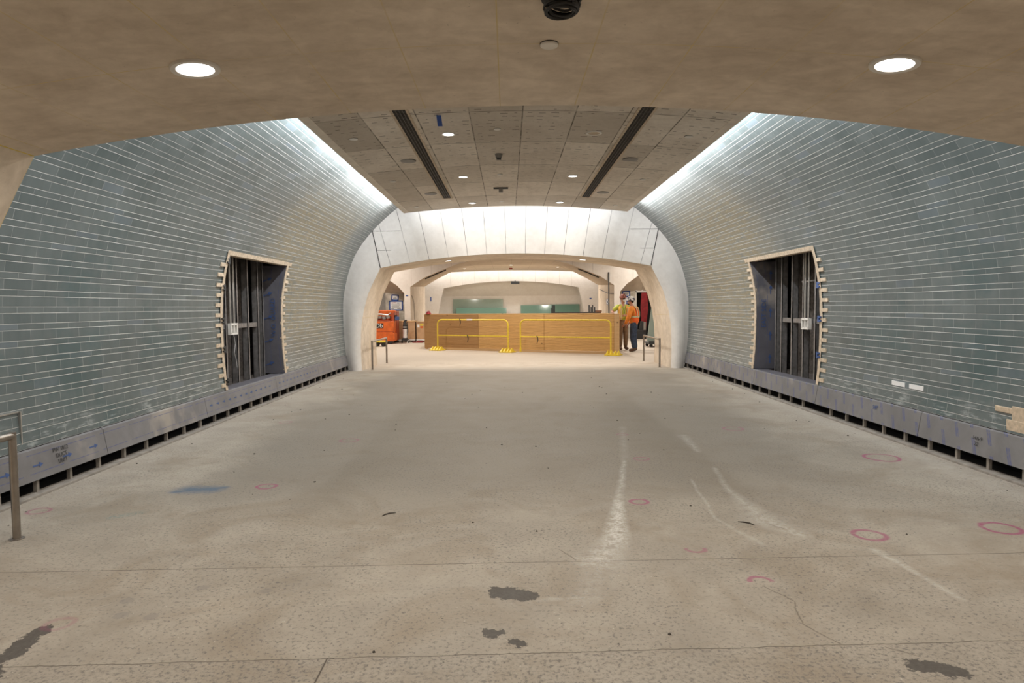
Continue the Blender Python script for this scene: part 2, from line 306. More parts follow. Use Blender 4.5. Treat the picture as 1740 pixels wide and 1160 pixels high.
MAT['hat_brown'] = simple('brown_red_hard_hat', (.22, .065, .045), .35)
MAT['mask'] = simple('white_mask', (.8, .8, .78), .8)
MAT['cart_steel'] = simple('dark_cart_steel', (.055, .06, .065), .5, .5)
MAT['wood_case'] = simple('tan_crate', (.50, .31, .17), .6, 0, .14, 5)
mt, nt, b = mat('stickered_hat')
vo = nd(nt, 'ShaderNodeTexVoronoi', {'Vector': ocoord(nt), 'Scale': 16.0})
s = nd(nt, 'ShaderNodeSeparateColor', {0: vo.outputs['Color']})
setb(nt, b, col=MX(nt, M(nt, 'GREATER_THAN', s.outputs[0], .45), (.06, .06, .09), (.62, .60, .58)), rough=.35); MAT['stickered_hat'] = mt
# protective film, blue print
def film(name, base, diag):
    mt, nt, b = mat(name)
    UV = uvn(nt); P = geo(nt); sx = nd(nt, 'ShaderNodeSeparateXYZ', {0: UV}); u, v = sx.outputs[0], sx.outputs[1]
    n = NZ(nt, P, 2.2, 5, .65, .4)
    c = MX(nt, MR(nt, n.outputs[0], .3, .7), tuple(x*.8 for x in base), tuple(x*1.15 for x in base))
    c = MX(nt, MR(nt, NZ(nt, P, 1.1, 4, .6).outputs[0], .58, .68, 0, .6), c, (.42, .37, .31))
    ed = NZ(nt, P, 30, 3, .6).outputs[0]
    if diag:
        q = M(nt, 'SUBTRACT', u, M(nt, 'MULTIPLY', v, .42)); k = M(nt, 'DIVIDE', q, .21)
        d = M(nt, 'PINGPONG', k, .5); line = M(nt, 'MULTIPLY', M(nt, 'LESS_THAN', d, .10), MR(nt, M(nt, 'ABSOLUTE', M(nt, 'SUBTRACT', d, .02)), .0, .02, .35, 1))
        vd = M(nt, 'FRACT', M(nt, 'ADD', M(nt, 'DIVIDE', v, .24), M(nt, 'MULTIPLY', M(nt, 'FLOOR', M(nt, 'ADD', k, .5)), .5)))
        line = M(nt, 'MULTIPLY', line, M(nt, 'LESS_THAN', vd, .62))
    else:
        line = M(nt, 'MAXIMUM', M(nt, 'LESS_THAN', M(nt, 'ABSOLUTE', M(nt, 'SUBTRACT', v, .06)), .004), M(nt, 'LESS_THAN', M(nt, 'ABSOLUTE', M(nt, 'SUBTRACT', v, .22)), .004))
        line = M(nt, 'MULTIPLY', line, M(nt, 'LESS_THAN', M(nt, 'FRACT', M(nt, 'MULTIPLY', u, 2.1)), .85))
    line = M(nt, 'MULTIPLY', line, MR(nt, ed, .35, .55, .35, 1))
    c = MX(nt, M(nt, 'MULTIPLY', line, .7), c, (.07, .085, .22))
    setb(nt, b, col=c, rough=.5, spec=.4); MAT[name] = mt
film('film_lines', (.185, .18, .184), False)
film('film_stripes', (.18, .176, .178), True)
film('film_jamb', (.125, .122, .14), False)
# plywood
def ply(name, a, bcol):
    mt, nt, b = mat(name)
    P = ocoord(nt)
    g = NZ(nt, VM(nt, 'MULTIPLY', P, (1.2, 1.2, 9)), 1.8, 5, .6, 1.6)
    wv = nd(nt, 'ShaderNodeTexWave', {'Vector': VM(nt, 'MULTIPLY', P, (.5, .5, 3.2)), 'Scale': 2.4, 'Distortion': 7.0, 'Detail': 3.0, 'Detail Scale': 1.2}, bands_direction='Z')
    f = M(nt, 'ADD', M(nt, 'MULTIPLY', g.outputs[0], .55), M(nt, 'MULTIPLY', wv.outputs[0], .45), clamp=True)
    c = MX(nt, f, a, bcol)
    kn = nd(nt, 'ShaderNodeTexVoronoi', {'Vector': VM(nt, 'MULTIPLY', P, (2.2, 2.2, 3.2)), 'Scale': 1.0})
    c = MX(nt, MR(nt, kn.outputs[0], .05, .09, .75, 0), c, (.12, .06, .025))
    setb(nt, b, col=c, rough=.65, spec=.3); MAT[name] = mt
ply('plywood', (.40, .21, .07), (.82, .53, .23))
ply('plywood_brown', (.30, .155, .06), (.50, .30, .135))
ply('lumber', (.52, .33, .16), (.70, .48, .27))
# glass
def glassy(name, col, a):
    mt, nt, b = mat(name)
    n = NZ(nt, ocoord(nt), 1.2, 3)
    setb(nt, b, col=MX(nt, n.outputs[0], tuple(x*.85 for x in col), col), rough=.12, alpha=a, spec=.6)
    MAT[name] = mt
glassy('green_glass', (.40, .50, .42), .65)
glassy('green_glass_deep', (.20, .36, .29), .85)
glassy('pale_glass', (.50, .62, .57), .8)
def emit(name, col, s):
    mt, nt, b = mat(name); setb(nt, b, col=col, em=col, ems=s); MAT[name] = mt
emit('lens', (1, .985, .95), 6.0)
emit('led', (.86, .94, 1), 5.0)

# ------------------------------------------------------------------ mesh helpers
class MB:
    def __init__(s): s.v = []; s.f = []; s.uv = []; s.mi = []
    def add(s, vs, fs, uvs=None, mi=0):
        o = len(s.v); s.v += [tuple(p) for p in vs]
        for i, f in enumerate(fs):
            s.f.append([o+k for k in f]); s.uv.append(uvs[i] if uvs else None); s.mi.append(mi)
        return s
    def box(s, x0, x1, y0, y1, z0, z1, mi=0):
        vs = [(x0, y0, z0), (x1, y0, z0), (x1, y1, z0), (x0, y1, z0), (x0, y0, z1), (x1, y0, z1), (x1, y1, z1), (x0, y1, z1)]
        return s.add(vs, [(0, 3, 2, 1), (4, 5, 6, 7), (0, 1, 5, 4), (1, 2, 6, 5), (2, 3, 7, 6), (3, 0, 4, 7)], mi=mi)
    def obox(s, c, ax, ay, az, hx, hy, hz, mi=0):      # oriented box
        c = Vector(c); ax, ay, az = Vector(ax).normalized()*hx, Vector(ay).normalized()*hy, Vector(az).normalized()*hz
        vs = [c+i*ax+j*ay+k*az for k in (-1, 1) for i, j in ((-1, -1), (1, -1), (1, 1), (-1, 1))]
        return s.add(vs, [(0, 3, 2, 1), (4, 5, 6, 7), (0, 1, 5, 4), (1, 2, 6, 5), (2, 3, 7, 6), (3, 0, 4, 7)], mi=mi)
    def tube(s, pts, r, n=10, mi=0):
        pts = [Vector(p) for p in pts]; rings = []; prev = None
        for i, p in enumerate(pts):
            d = (pts[min(i+1, len(pts)-1)] - pts[max(i-1, 0)]).normalized()
            if prev is None:
                a = d.cross(Vector((0, 0, 1)));  a = d.cross(Vector((0, 1, 0))) if a.length < .1 else a
            else: a = prev - d*prev.dot(d)
            a.normalize(); prev = a; bb = d.cross(a)
            rad = r[i] if isinstance(r, (list, tuple)) else r
            rings.append([p + (a*math.cos(2*PI*k/n) + bb*math.sin(2*PI*k/n))*rad for k in range(n)])
        vs = [q for g in rings for q in g]; fs = []
        for i in range(len(rings)-1):
            for k in range(n): fs.append((i*n+k, i*n+(k+1) % n, (i+1)*n+(k+1) % n, (i+1)*n+k))
        fs.append(tuple(range(n))[::-1]); fs.append(tuple((len(rings)-1)*n+k for k in range(n)))
        return s.add(vs, fs, mi=mi)
    def lathe(s, prof, c=(0, 0, 0), n=28, mi=0, sx=1, sy=1):
        vs = []; fs = []
        for r, z in prof:
            for k in range(n): vs.append((c[0]+r*sx*math.cos(2*PI*k/n), c[1]+r*sy*math.sin(2*PI*k/n), c[2]+z))
        for i in range(len(prof)-1):
            for k in range(n): fs.append((i*n+k, i*n+(k+1) % n, (i+1)*n+(k+1) % n, (i+1)*n+k))
        if prof[0][0] > 1e-5: fs.append(tuple(range(n))[::-1])
        if prof[-1][0] > 1e-5: fs.append(tuple((len(prof)-1)*n+k for k in range(n)))
        return s.add(vs, fs, mi=mi)
    def grid(s, rows, uvs=None, mi=0, flip=False):
        n = len(rows[0]); vs = [p for r in rows for p in r]; fs = []; us = []
        for i in range(len(rows)-1):
            for k in range(n-1):
                q = [(i, k), (i, k+1), (i+1, k+1), (i+1, k)]
                if flip: q = q[::-1]
                fs.append(tuple(a*n+bq for a, bq in q)); us.append([uvs[a][bq] for a, bq in q] if uvs else None)
        return s.add(vs, fs, us, mi)
    def prism(s, poly, y0, y1, mi=0):                   # (x, z) outline pushed along y
        n = len(poly); vs = [(x, y0, z) for x, z in poly] + [(x, y1, z) for x, z in poly]
        fs = [tuple(range(n)), tuple(range(2*n-1, n-1, -1))] + [(k, k+n, (k+1) % n+n, (k+1) % n) for k in range(n)]
        return s.add(vs, fs, mi=mi)
    def build(s, name, mats, parent=None, smooth=0, bevel=0, kind=None):
        me = bpy.data.meshes.new(name); me.from_pydata(s.v, [], s.f); me.update()
        if any(u for u in s.uv):
            ul = me.uv_layers.new(name='UVMap')
            for p, u in zip(me.polygons, s.uv):
                if u:
                    for li, q in zip(p.loop_indices, u): ul.data[li].uv = q
        for mm in (mats if isinstance(mats, (list, tuple)) else [mats]): me.materials.append(MAT[mm])
        for p, k in zip(me.polygons, s.mi): p.material_index = k
        if smooth:
            for p in me.polygons: p.use_smooth = True
            me.set_sharp_from_angle(angle=math.radians(smooth))
        o = bpy.data.objects.new(name, me); C.objects.link(o)
        if parent: o.parent = parent
        if bevel:
            bv = o.modifiers.new('bevel', 'BEVEL'); bv.width = bevel; bv.segments = 2; bv.limit_method = 'ANGLE'
        if kind: o['kind'] = kind
        return o
def tag(o, label, cat, group=None, kind=None):
    o['label'] = label; o['category'] = cat
    if group: o['group'] = group
    if kind: o['kind'] = kind
    return o
def thing(name, label, cat, loc=(0, 0, 0), rz=0, group=None):
    o = bpy.data.objects.new(name, None); C.objects.link(o); o.location = loc; o.rotation_euler = (0, 0, rz)
    o.empty_display_size = .1
    return tag(o, label, cat, group)
def dup(root, loc, rz=None, label=None):
    r = root.copy(); C.objects.link(r); r.location = loc
    if rz is not None: r.rotation_euler = (0, 0, rz)
    if label: r['label'] = label
    def rec(src, dst):
        for ch in list(src.children):
            c = ch.copy(); C.objects.link(c); c.parent = dst; rec(ch, c)
    rec(root, r)
    return r
def struct(o): o['kind'] = 'structure'; return o
def text(body, name, size, loc, rot, mt, parent=None, depth=.001):
    cu = bpy.data.curves.new(name, 'FONT'); cu.body = body; cu.size = size; cu.extrude = depth; cu.align_x = 'CENTER'; cu.align_y = 'CENTER'
    cu.materials.append(MAT[mt]); o = bpy.data.objects.new(name, cu); C.objects.link(o); o.location = loc; o.rotation_euler = rot
    bpy.context.view_layer.update()
    me = bpy.data.meshes.new_from_object(o); C.objects.unlink(o); bpy.data.objects.remove(o)
    o = bpy.data.objects.new(name, me); C.objects.link(o); o.location = loc; o.rotation_euler = rot
    if parent: o.parent = parent
    return o
def area(name, loc, rot, sx, sy, power, col, parent=None, shape='RECTANGLE', spread=PI):
    l = bpy.data.lights.new(name, 'AREA'); l.shape = shape; l.size = sx; l.size_y = sy; l.energy = power; l.color = col; l.spread = spread
    o = bpy.data.objects.new(name, l); C.objects.link(o); o.location = loc; o.rotation_euler = rot
    if parent: o.parent = parent
    return o

# ------------------------------------------------------------------ curves of the place
def interp(pts, t):
    for (a, b) in zip(pts, pts[1:]):
        if a[0] <= t <= b[0]: return a[1] + (b[1]-a[1])*(t-a[0])/(b[0]-a[0])
    return pts[-1][1] if t > pts[-1][0] else pts[0][1]
def smooth_curve(pts, n):                                # Catmull-Rom through (x, z) points
    P = [Vector((x, z)) for x, z in pts]; P = [2*P[0]-P[1]] + P + [2*P[-1]-P[-2]]; out = []
    for i in range(1, len(P)-2):
        for k in range(n):
            t = k/n; a, b_, c_, d = P[i-1:i+3]
            q = .5*((2*b_) + (c_-a)*t + (2*a-5*b_+4*c_-d)*t*t + (-a+3*b_-3*c_+d)*t**3); out.append((q.x, q.y))
    out.append(tuple(P[-2])); return out
WALL = smooth_curve([(4.02, -.02), (4.085, .385), (4.125, .95), (4.10, 1.80), (3.85, 2.66), (3.38, 3.31), (2.76, 3.86), (2.15, 4.25)], 8)
def wall_x(z): return interp([(p[1], p[0]) for p in WALL], z)

# ------------------------------------------------------------------ floor and shell
g = MB()
ys = [-5, 2, 4.1, 15.7, 17.6, 29.5, 44]
g.grid([[(-9.2, y, 0), (9.2, y, 0)] for y in ys], flip=True); g.box(-9.2, 9.2, -5, 44, -.2, -.01)
struct(g.build('floor', 'concrete_floor'))

OPEN = [9.10, 11.45]; OZ = [.385, 2.24]                 # service openings in the tiled walls
def tile_wall(sd, name):
    # profile above the steel base panel, with exact breaks at the opening
    pr = [p for p in WALL if p[1] > .40]; pr = [(wall_x(.388), .388)] + pr
    k = next(i for i, p in enumerate(pr) if p[1] > OZ[1]); pr.insert(k, (wall_x(OZ[1]), OZ[1]))
    acc = [0]
    for a, b_ in zip(pr, pr[1:]): acc.append(acc[-1]+math.dist(a, b_))
    kk = next(i for i, p in enumerate(pr) if abs(p[1]-OZ[1]) < 1e-9)
    g = MB()
    def band(y0, y1, i0, i1):
        Y = [y0, y1]
        rows = [[(sd*pr[i][0], y, pr[i][1]) for i in range(i0, i1)] for y in Y]
        uvs = [[(y, acc[i]) for i in range(i0, i1)] for y in Y]
        g.grid(rows, uvs, flip=(sd < 0))
        back = [[(sd*(pr[i][0]+.05), y, pr[i][1]+(.0 if pr[i][1] < 2.3 else .03)) for i in range(i0, i1)] for y in Y]
        g.grid(back, uvs, flip=(sd > 0))
        for q in (0, 1): g.grid([rows[q], back[q]], flip=(sd > 0) ^ (q == 0))
    n = len(pr)
    band(4.05, OPEN[0], 0, n); band(OPEN[0], OPEN[1], kk, n); band(OPEN[1], 15.80, 0, n)
    o = g.build(name, 'glass_tile', smooth=60)
    return struct(o)
tile_wall(-1, 'wall_left'); tile_wall(1, 'wall_right')

# dark recess behind base gap and a low curb under it
for sd, nm in ((-1, 'left'), (1, 'right')):
    g = MB(); a, b_ = sorted((sd*4.30, sd*4.36)); g.box(a, b_, 4.05, 15.8, 0, .36)
    a, b_ = sorted((sd*4.10, sd*4.30)); g.box(a, b_, 4.05, 15.8, -.005, .006)
    struct(g.build('baseboard_'+nm, 'dark'))
    g = MB(); a, b_ = sorted((sd*3.99, sd*4.10)); g.box(a, b_, 4.05, 15.78, -.01, .022)
    struct(g.build('trim_%d' % (1 if sd < 0 else 2), 'curb', bevel=.006))

# portals (the arched frames between the halls)
JAMB = [(0, 3.715), (.5, 3.735), (1.0, 3.715), (1.4, 3.65), (1.83, 3.525), (2.15, 3.37), (2.45, 3.205)]
def opening(n_j=12, n_s=28, dx=0.0, cz=2.76):
    L = []
    for i in range(n_j+1):
        z = 2.445*i/n_j; L.append((interp(JAMB, z)-dx, z))
    jr = L[:]; S = []
    for i in range(n_s+1):
        hw = 3.205-dx; x = hw - 2*hw*i/n_s; S.append((x, cz-(cz-2.445)*(x/hw)**2))
    return jr, S
def portal(y0, y1, name, front=True, sgn=1, soff='soffit', fmat='face', dx=0.0, cz=2.76, rn=.10):
    """y0 is the face with the flared jambs (towards the tunnel), y1 the other end; sgn +1 when y1 > y0."""
    jr, S = opening(dx=dx, cz=cz)
    g = MB(); sfp = MB()
    d = (y1-y0); L = abs(d)
    # reveals: jambs and soffit
    for sd in (-1, 1):
        acc = 0; rows = [[], []]; us = [[], []]; rnd = rn*sgn
        rows = [[], [], [], []]; us = [[], [], [], []]
        for i, (x, z) in enumerate(jr):
            if i: acc += math.dist(jr[i], jr[i-1])
            tt_ = 1-(z/2.445)**3; ro = .03*tt_ if rn else 0
            for q, (yy, xx) in enumerate(((y0+rnd*tt_, x+.0), (y0+rnd+.25*sgn, x-ro), (y0+d*.6, x-ro*1.1), (y1, x-ro*.3))):
                rows[q].append((sd*xx, yy, z)); us[q].append((abs(yy-y0)/.92+.0, acc/1.3+.02))
        sfp.grid(rows, us, flip=(sd*sgn < 0))
    rows = [[(x, y, z) for x, z in S] for y in (y0, y0+d*.5, y1)]
    us = [[(x/.4555+.5, k) for x, z in S] for k in (.02, 1, 1.98)]
    sfp.grid(rows, us, flip=(sgn < 0))
    o = sfp.build(name[0], soff, smooth=50); struct(o)
    # face
    g = MB()
    for sd in (-1, 1):
        rows = []; us = []
        K = 9
        for i, (x, z) in enumerate(jr):
            t = z/2.445; zo = 3.31*t; xo = wall_x(zo) if zo > 0 else WALL[0][0]
            xo += .01
            row = []; ur = []
            for k in range(K):
                s = k/(K-1); bul = (-.055*math.sin(PI*min(1, s*1.15)) + rn*max(0, (.25-s)/.25)**2)*(1-t**3)
                row.append((sd*(x+(xo-x)*s), y0+(bul+.08*s*s*(1-t**2))*sgn, z+(zo-z)*s)); ur.append((.3+.0*s, z/1.2+.5))
            rows.append(row); us.append(ur)
        g.grid(rows, us, flip=(sd*sgn > 0))
    # beam
    top = 4.32; rows = []; us = []
    for j in range(7):
        t = j/6; row = []; ur = []
        for x, z in S:
            xt = x*(1+.17*t) ; zt = z+(top-z)*t
            row.append((xt, y0 + (.0)*sgn, zt)); ur.append((x/.4555+.5, t*2.2))
        rows.append(row); us.append(ur)
    g.grid(rows, us, flip=(sgn < 0))
    # corner joint
    o2 = g.build(name[1], fmat, smooth=50); struct(o2)
    g = MB()
    for sd in (-1, 1): g.tube([(sd*3.207, y0-.004*sgn, 2.45), (sd*3.38, y0-.004*sgn, 3.31)], .009, 5)
    if sgn > 0:
        for sd in (-1, 1):
            g.tube([(sd*2.72, y0-.002, 3.31), (sd*3.40, y0-.002, 3.31)], .005, 5); g.tube([(sd*2.95, y0-.002, 2.86), (sd*3.29, y0-.002, 2.86)], .004, 5)
    struct(g.build(name[2], 'dark'))
portal(15.70, 17.60, ('wall_arch_reveal', 'wall_arch_face', 'trim_3'))
portal(4.10, 2.20, ('wall_near_arch_reveal', 'wall_near_arch_face', 'trim_4'), sgn=-1, dx=.13, cz=2.727, rn=0.0)
# the near-arch joint in the photo is a pale line; carried by the soffit material
g = MB()
for sd in (-1, 1):
    g.tube([(sd*3.078, 2.2, 2.445), (sd*3.078, 4.095, 2.445)], .004, 5)
struct(g.build('trim_5', 'yellow_tape'))

# tunnel ceiling slab, roof over the coves
def zc(x): return 3.775-.0215*x*x
XS = [-2.5+.1*i for i in range(51)]
g = MB()
rows = [[(x, y, zc(x)) for x in XS] for y in (4.10, 8, 12, 15.05)]
us = [[(x/.625, (y-15.05)/1.45) for x in XS] for y in (4.10, 8, 12, 15.05)]
g.grid(rows, us)
struct(g.build('ceiling', 'ceiling_panels', smooth=40))
g = MB()
for sd in (-1, 1):
    x0, x1 = sd*2.42, sd*2.53
    pts = [(x0, zc(2.42)-.006), (x1, zc(2.5)-.012), (x1, zc(2.5)+.075), (x0, zc(2.42)+.075)]
    if sd > 0: pts = pts[::-1]
    g.prism(pts, 4.1, 15.06)
rows = [[(x, 15.05, zc(x)-.004) for x in XS], [(x, 15.07, zc(x)-.004) for x in XS], [(x, 15.07, zc(x)+.08) for x in XS], [(x, 4.1, zc(x)+.08) for x in XS]]
g.grid(rows)
struct(g.build('ceiling_edge', 'edge'))
g = MB(); g.box(-2.6, 2.6, 2.2, 15.75, 4.24, 4.34); g.box(-4.6, 4.6, 4.0, 4.1, 3.2, 4.34)
struct(g.build('ceiling_roof', 'rough_wall'))

# cove strips
for sd, lab in ((-1, 'left'), (1, 'right')):
    t = thing('cove_light', 'long white light strip hidden in the %s-hand slot between ceiling edge and blue tiles' % lab, 'light', (sd*2.49, 9.6, 3.73), 0, 'cove light strips')
    g = MB(); g.box(-.03, .03, -5.45, 5.2, 0, .03); g.build('strip', 'led', t)
    a = area('cove_beam', (sd*.075, 0, .06), (0, sd*(-math.radians(68)), 0), .05, 10.6, COVE*10.6, COOL, t)
t = thing('cove_light', 'bright white light strip between the ceiling end and the white arch face', 'light', (0, 15.06, 3.80), 0, 'cove light strips')
g = MB(); g.box(-2.45, 2.45, -.05, 0, 0, .03); g.build('strip', 'led', t)
area('cove_beam', (0, .03, .06), (math.radians(75), 0, 0), 4.9, .05, COVE_END*4.9, COOL, t)

# near anteroom around the camera
g = MB()
for sd in (-1, 1):
    a, b_ = sorted((sd*5.0, sd*5.2)); g.box(a, b_, -5, 2.2, 0, 3.6)
    a, b_ = sorted((sd*3.7, sd*5.2)); g.box(a, b_, 2.1, 2.2, 0, 3.6)
g.box(-5.2, 5.2, -5.1, -5, 0, 3.6)
struct(g.build('wall_anteroom', 'soffit_plain'))
g = MB(); g.box(-5.2, 5.2, -5.1, 1.2, 3.1, 3.2)
g.grid([[(x, y, z) for x in (-5.2, 5.2)] for y, z in ((1.2, 3.1), (2.2, 2.78))])
g.box(-3.9, 3.9, 2.15, 2.2, 2.77, 3.6)
struct(g.build('ceiling_anteroom', 'soffit_plain'))

# ------------------------------------------------------------------ hall behind the first arch
g = MB()
for sd in (-1, 1):
    a, b_ = sorted((sd*3.72, sd*9.2)); g.box(a, b_, 17.45, 17.6, 0, 3.85)
    a, b_ = sorted((sd*9.0, sd*9.2)); g.box(a, b_, 17.6, 44, 0, 3.85)
g.box(-3.75, 3.75, 17.5, 17.6, 2.77, 3.85)
struct(g.build('wall_middle_hall', 'face_warm'))
g = MB(); g.box(-9.2, 9.2, 17.4, 28.8, 3.85, 3.95); g.box(-9.2, 9.2, 28.8, 34.9, 4.3, 4.4)
struct(g.build('ceiling_middle_hall', 'soffit_plain'))
# second arch: pillars with a ribbed vault that rises into the ceiling
fr_ = [(4.55, 2.43), (3.94, 2.82), (3.28, 3.10), (2.49, 3.40), (1.6, 3.62), (.8, 3.71), (0, 3.73)]
bk_ = [(4.55, 2.60), (3.94, 2.96), (3.28, 3.29), (2.43, 3.62), (1.6, 3.685), (.8, 3.70), (0, 3.705)]
def symm(c): return [(-x, z) for x, z in c] + [(x, z) for x, z in c[::-1][1:]]
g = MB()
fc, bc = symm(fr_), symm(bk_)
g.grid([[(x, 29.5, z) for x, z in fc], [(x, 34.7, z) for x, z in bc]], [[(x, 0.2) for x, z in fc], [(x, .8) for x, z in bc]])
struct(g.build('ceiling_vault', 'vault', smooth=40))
g = MB()
for sd in (-1, 1):
    pts = [(sd*4.55, 29.5, 0), (sd*4.55, 34.7, 0), (sd*4.55, 34.7, 2.6), (sd*4.55, 29.5, 2.43)]
    g.add(pts, [(0, 1, 2, 3)], [[(.1, .1), (.9, .1), (.9, .9), (.1, .9)]])
struct(g.build('wall_pillar_sides', 'soffit'))
g = MB()    # front face of the second arch, with the lower side vaults on both sides
rows = [[(x, 29.5, z) for x, z in fc], [(x, 29.5, 4.3) for x, z in fc]]
g.grid(rows, [[(x/.9, .1) for x, z in fc], [(x/.9, .9) for x, z in fc]], flip=True)
side = [(4.82, 2.14), (5.125, 2.48), (5.51, 2.75), (5.77, 2.95), (6.5, 3.15), (7.6, 3.25), (9.1, 3.25)]
for sd in (-1, 1):
    a = [(4.55, 0), (4.82, 0)]; 
    g.grid([[(sd*4.55, 29.5, 0), (sd*4.82, 29.5, 0)], [(sd*4.55, 29.5, 2.14), (sd*4.82, 29.5, 2.14)], [(sd*4.55, 29.5, 4.3), (sd*4.82, 29.5, 4.3)]], [[(.1, .1), (.4, .1)], [(.1, .5), (.4, .5)], [(.1, .9), (.4, .9)]], flip=sd < 0)
    g.grid([[(sd*x, 29.5, z) for x, z in side], [(sd*x, 29.5, 4.3) for x, z in side]], [[(x/.9, .1) for x, z in side], [(x/.9, .9) for x, z in side]], flip=sd < 0)
    g.grid([[(sd*4.82, 29.5, 0), (sd*4.82, 29.5, 2.14)], [(sd*4.82, 30.6, 0), (sd*4.82, 30.6, 2.14)]], [[(.1, .1), (.1, .9)], [(.9, .1), (.9, .9)]], flip=sd > 0)
struct(g.build('wall_second_arch_face', 'face_warm'))
g = MB()
for sd in (-1, 1):
    g.grid([[(sd*x, 29.5, z) for x, z in side], [(sd*x, 30.6, min(z, 2.17+.02*(x-4.8))) for x, z in side]], [[(x, .1) for x, z in side], [(x, .9) for x, z in side]], flip=sd > 0)
struct(g.build('ceiling_side_vaults', 'soffit_plain', smooth=30))
g = MB(); g.box(-5.86, -4.8, 30.6, 30.7, 0, 2.3); g.box(4.8, 5.72, 30.6, 30.7, 0, 2.5)
struct(g.build('wall_notice', 'end_wall'))
g = MB(); g.box(-9.1, -5.86, 30.62, 30.72, 0, 3.3); struct(g.build('wall_side_tiles', 'speaker_grey'))
# doorway on the right-hand side
g = MB(); g.box(5.72, 9.1, 31.6, 31.7, 0, 2.6); g.box(5.72, 5.76, 30.7, 31.6, 0, 2.6); struct(g.build('wall_doorway_void', 'dark'))
g = MB()
g.box(5.72, 7.6, 30.55, 30.62, 2.12, 2.19); g.box(5.72, 7.6, 30.55, 30.62, 2.44, 2.50); g.box(5.72, 5.76, 30.55, 30.62, 0, 2.5); g.box(6.0, 6.05, 30.55, 30.62, 2.19, 2.6); g.box(6.7, 6.75, 30.55, 30.62, 2.19, 2.6)
struct(g.build('door_1', 'white_trim'))

# last hall
g = MB()
xs2 = [-6+.5*i for i in range(25)]
def zl(x): return 3.70-.006*x*x
g.grid([[(x, y, zl(x)) for x in xs2] for y in (34.65, 40.2)], [[(x, .2) for x in xs2], [(x, .8) for x in xs2]])
g.grid([[(x, 40.2, zl(x)) for x in xs2], [(x, 40.2, zl(x)+.12) for x in xs2]])
struct(g.build('ceiling_last_hall', 'soffit_plain'))
g = MB(); g.box(-9.2, 9.2, 34.7, 44, 4.05, 4.15)
for sd in (-1, 1):
    a, b_ = sorted((sd*4.56, sd*9.0)); g.box(a, b_, 34.6, 34.7, 0, 4.1)
    a, b_ = sorted((sd*6.0, sd*6.1)); g.box(a, b_, 34.7, 41.0, 0, 4.1)
struct(g.build('wall_last_hall', 'face_warm'))
bo = [(4.62, 0), (4.60, .6), (4.50, 1.2), (4.38, 1.9), (4.18, 2.68)]
tp = [(x, 3.09-.0235*x*x) for x in (4.18, 3.5, 2.8, 2, 1, 0)]
g = MB()
for sd in (-1, 1):
    g.grid([[(sd*x, 41, z) for x, z in bo], [(sd*6, 41, z) for x, z in bo]], [[(.2, .3) for q in bo], [(.8, .3) for q in bo]], flip=sd > 0)
    g.grid([[(sd*x, 41, z) for x, z in bo], [(sd*x, 41.5, z) for x, z in bo]], [[(.2, .3) for q in bo], [(.3, .3) for q in bo]], flip=sd < 0)
    g.grid([[(sd*4.18, 41, 2.68), (sd*6, 41, 2.68)], [(sd*4.18, 41, 4.1), (sd*6, 41, 4.1)]], [[(.2, .3), (.8, .3)], [(.2, .8), (.8, .8)]], flip=sd < 0)
tt = symm(tp)
g.grid([[(x, 41, z) for x, z in tt], [(x, 41, 4.1) for x, z in tt]], [[(x/.75, .1) for x, z in tt], [(x/.75, .9) for x, z in tt]], flip=True)
g.grid([[(x, 41, z) for x, z in tt], [(x, 41.5, z) for x, z in tt]], [[(.3, .1) for x in tt], [(.3, .9) for x in tt]])
struct(g.build('wall_last_arch_face', 'face_warm', smooth=30))
g = MB(); g.grid([[(-6, 42.6, 0), (6, 42.6, 0)], [(-6, 42.6, 2.2), (6, 42.6, 2.2)], [(-6, 41.5, 3.2), (6, 41.5, 3.2)]], [[(.2, .2), (.3, .2)], [(.2, .5), (.3, .5)], [(.2, .8), (.3, .8)]], flip=True)
for sd in (-1, 1):
    a, b_ = sorted((sd*5.0, sd*5.1)); g.box(a, b_, 41.4, 42.7, 0, 3.2)
struct(g.build('wall_end', 'end_wall'))

# ------------------------------------------------------------------ steel base panels with brackets
def arrow_mb(sd, y, z, L=.13):
    """flat printed arrow lying on the slanted base panel; pointing to +y"""
    g = MB(); x0 = 4.02; k = (4.062-4.02)/.242
    def P(yy, zz): return (sd*(x0 + (zz-.13)*k - .0025), yy, zz)
    g.add([P(y, z-.006), P(y+L*.62, z-.006), P(y+L*.62, z+.006), P(y, z+.006)], [(0, 1, 2, 3)])
    g.add([P(y+L*.6, z-.022), P(y+L, z), P(y+L*.6, z+.022)], [(0, 1, 2)])
    return g
cuts = {-1: [4.1, 6.25, 8.35, 10.9, 13.3, 15.72], 1: [4.1, 6.72, 9.0, 11.3, 13.5, 15.72]}
desc = {-1: ['nearest grey film-covered base panel under the left tiles, with blue arrows', 'second grey base panel from the left handrail, smeared with pale dust', 'grey base panel below the left wall opening', 'grey base panel just past the left wall opening', 'farthest left base panel, ending at the white arch'],
        1: ['nearest grey base panel under the right tiles, with blue diagonal print', 'second grey base panel from the right edge, striped with blue print', 'grey striped base panel below the right wall opening', 'grey base panel just past the right wall opening', 'farthest right base panel, ending at the white arch']}
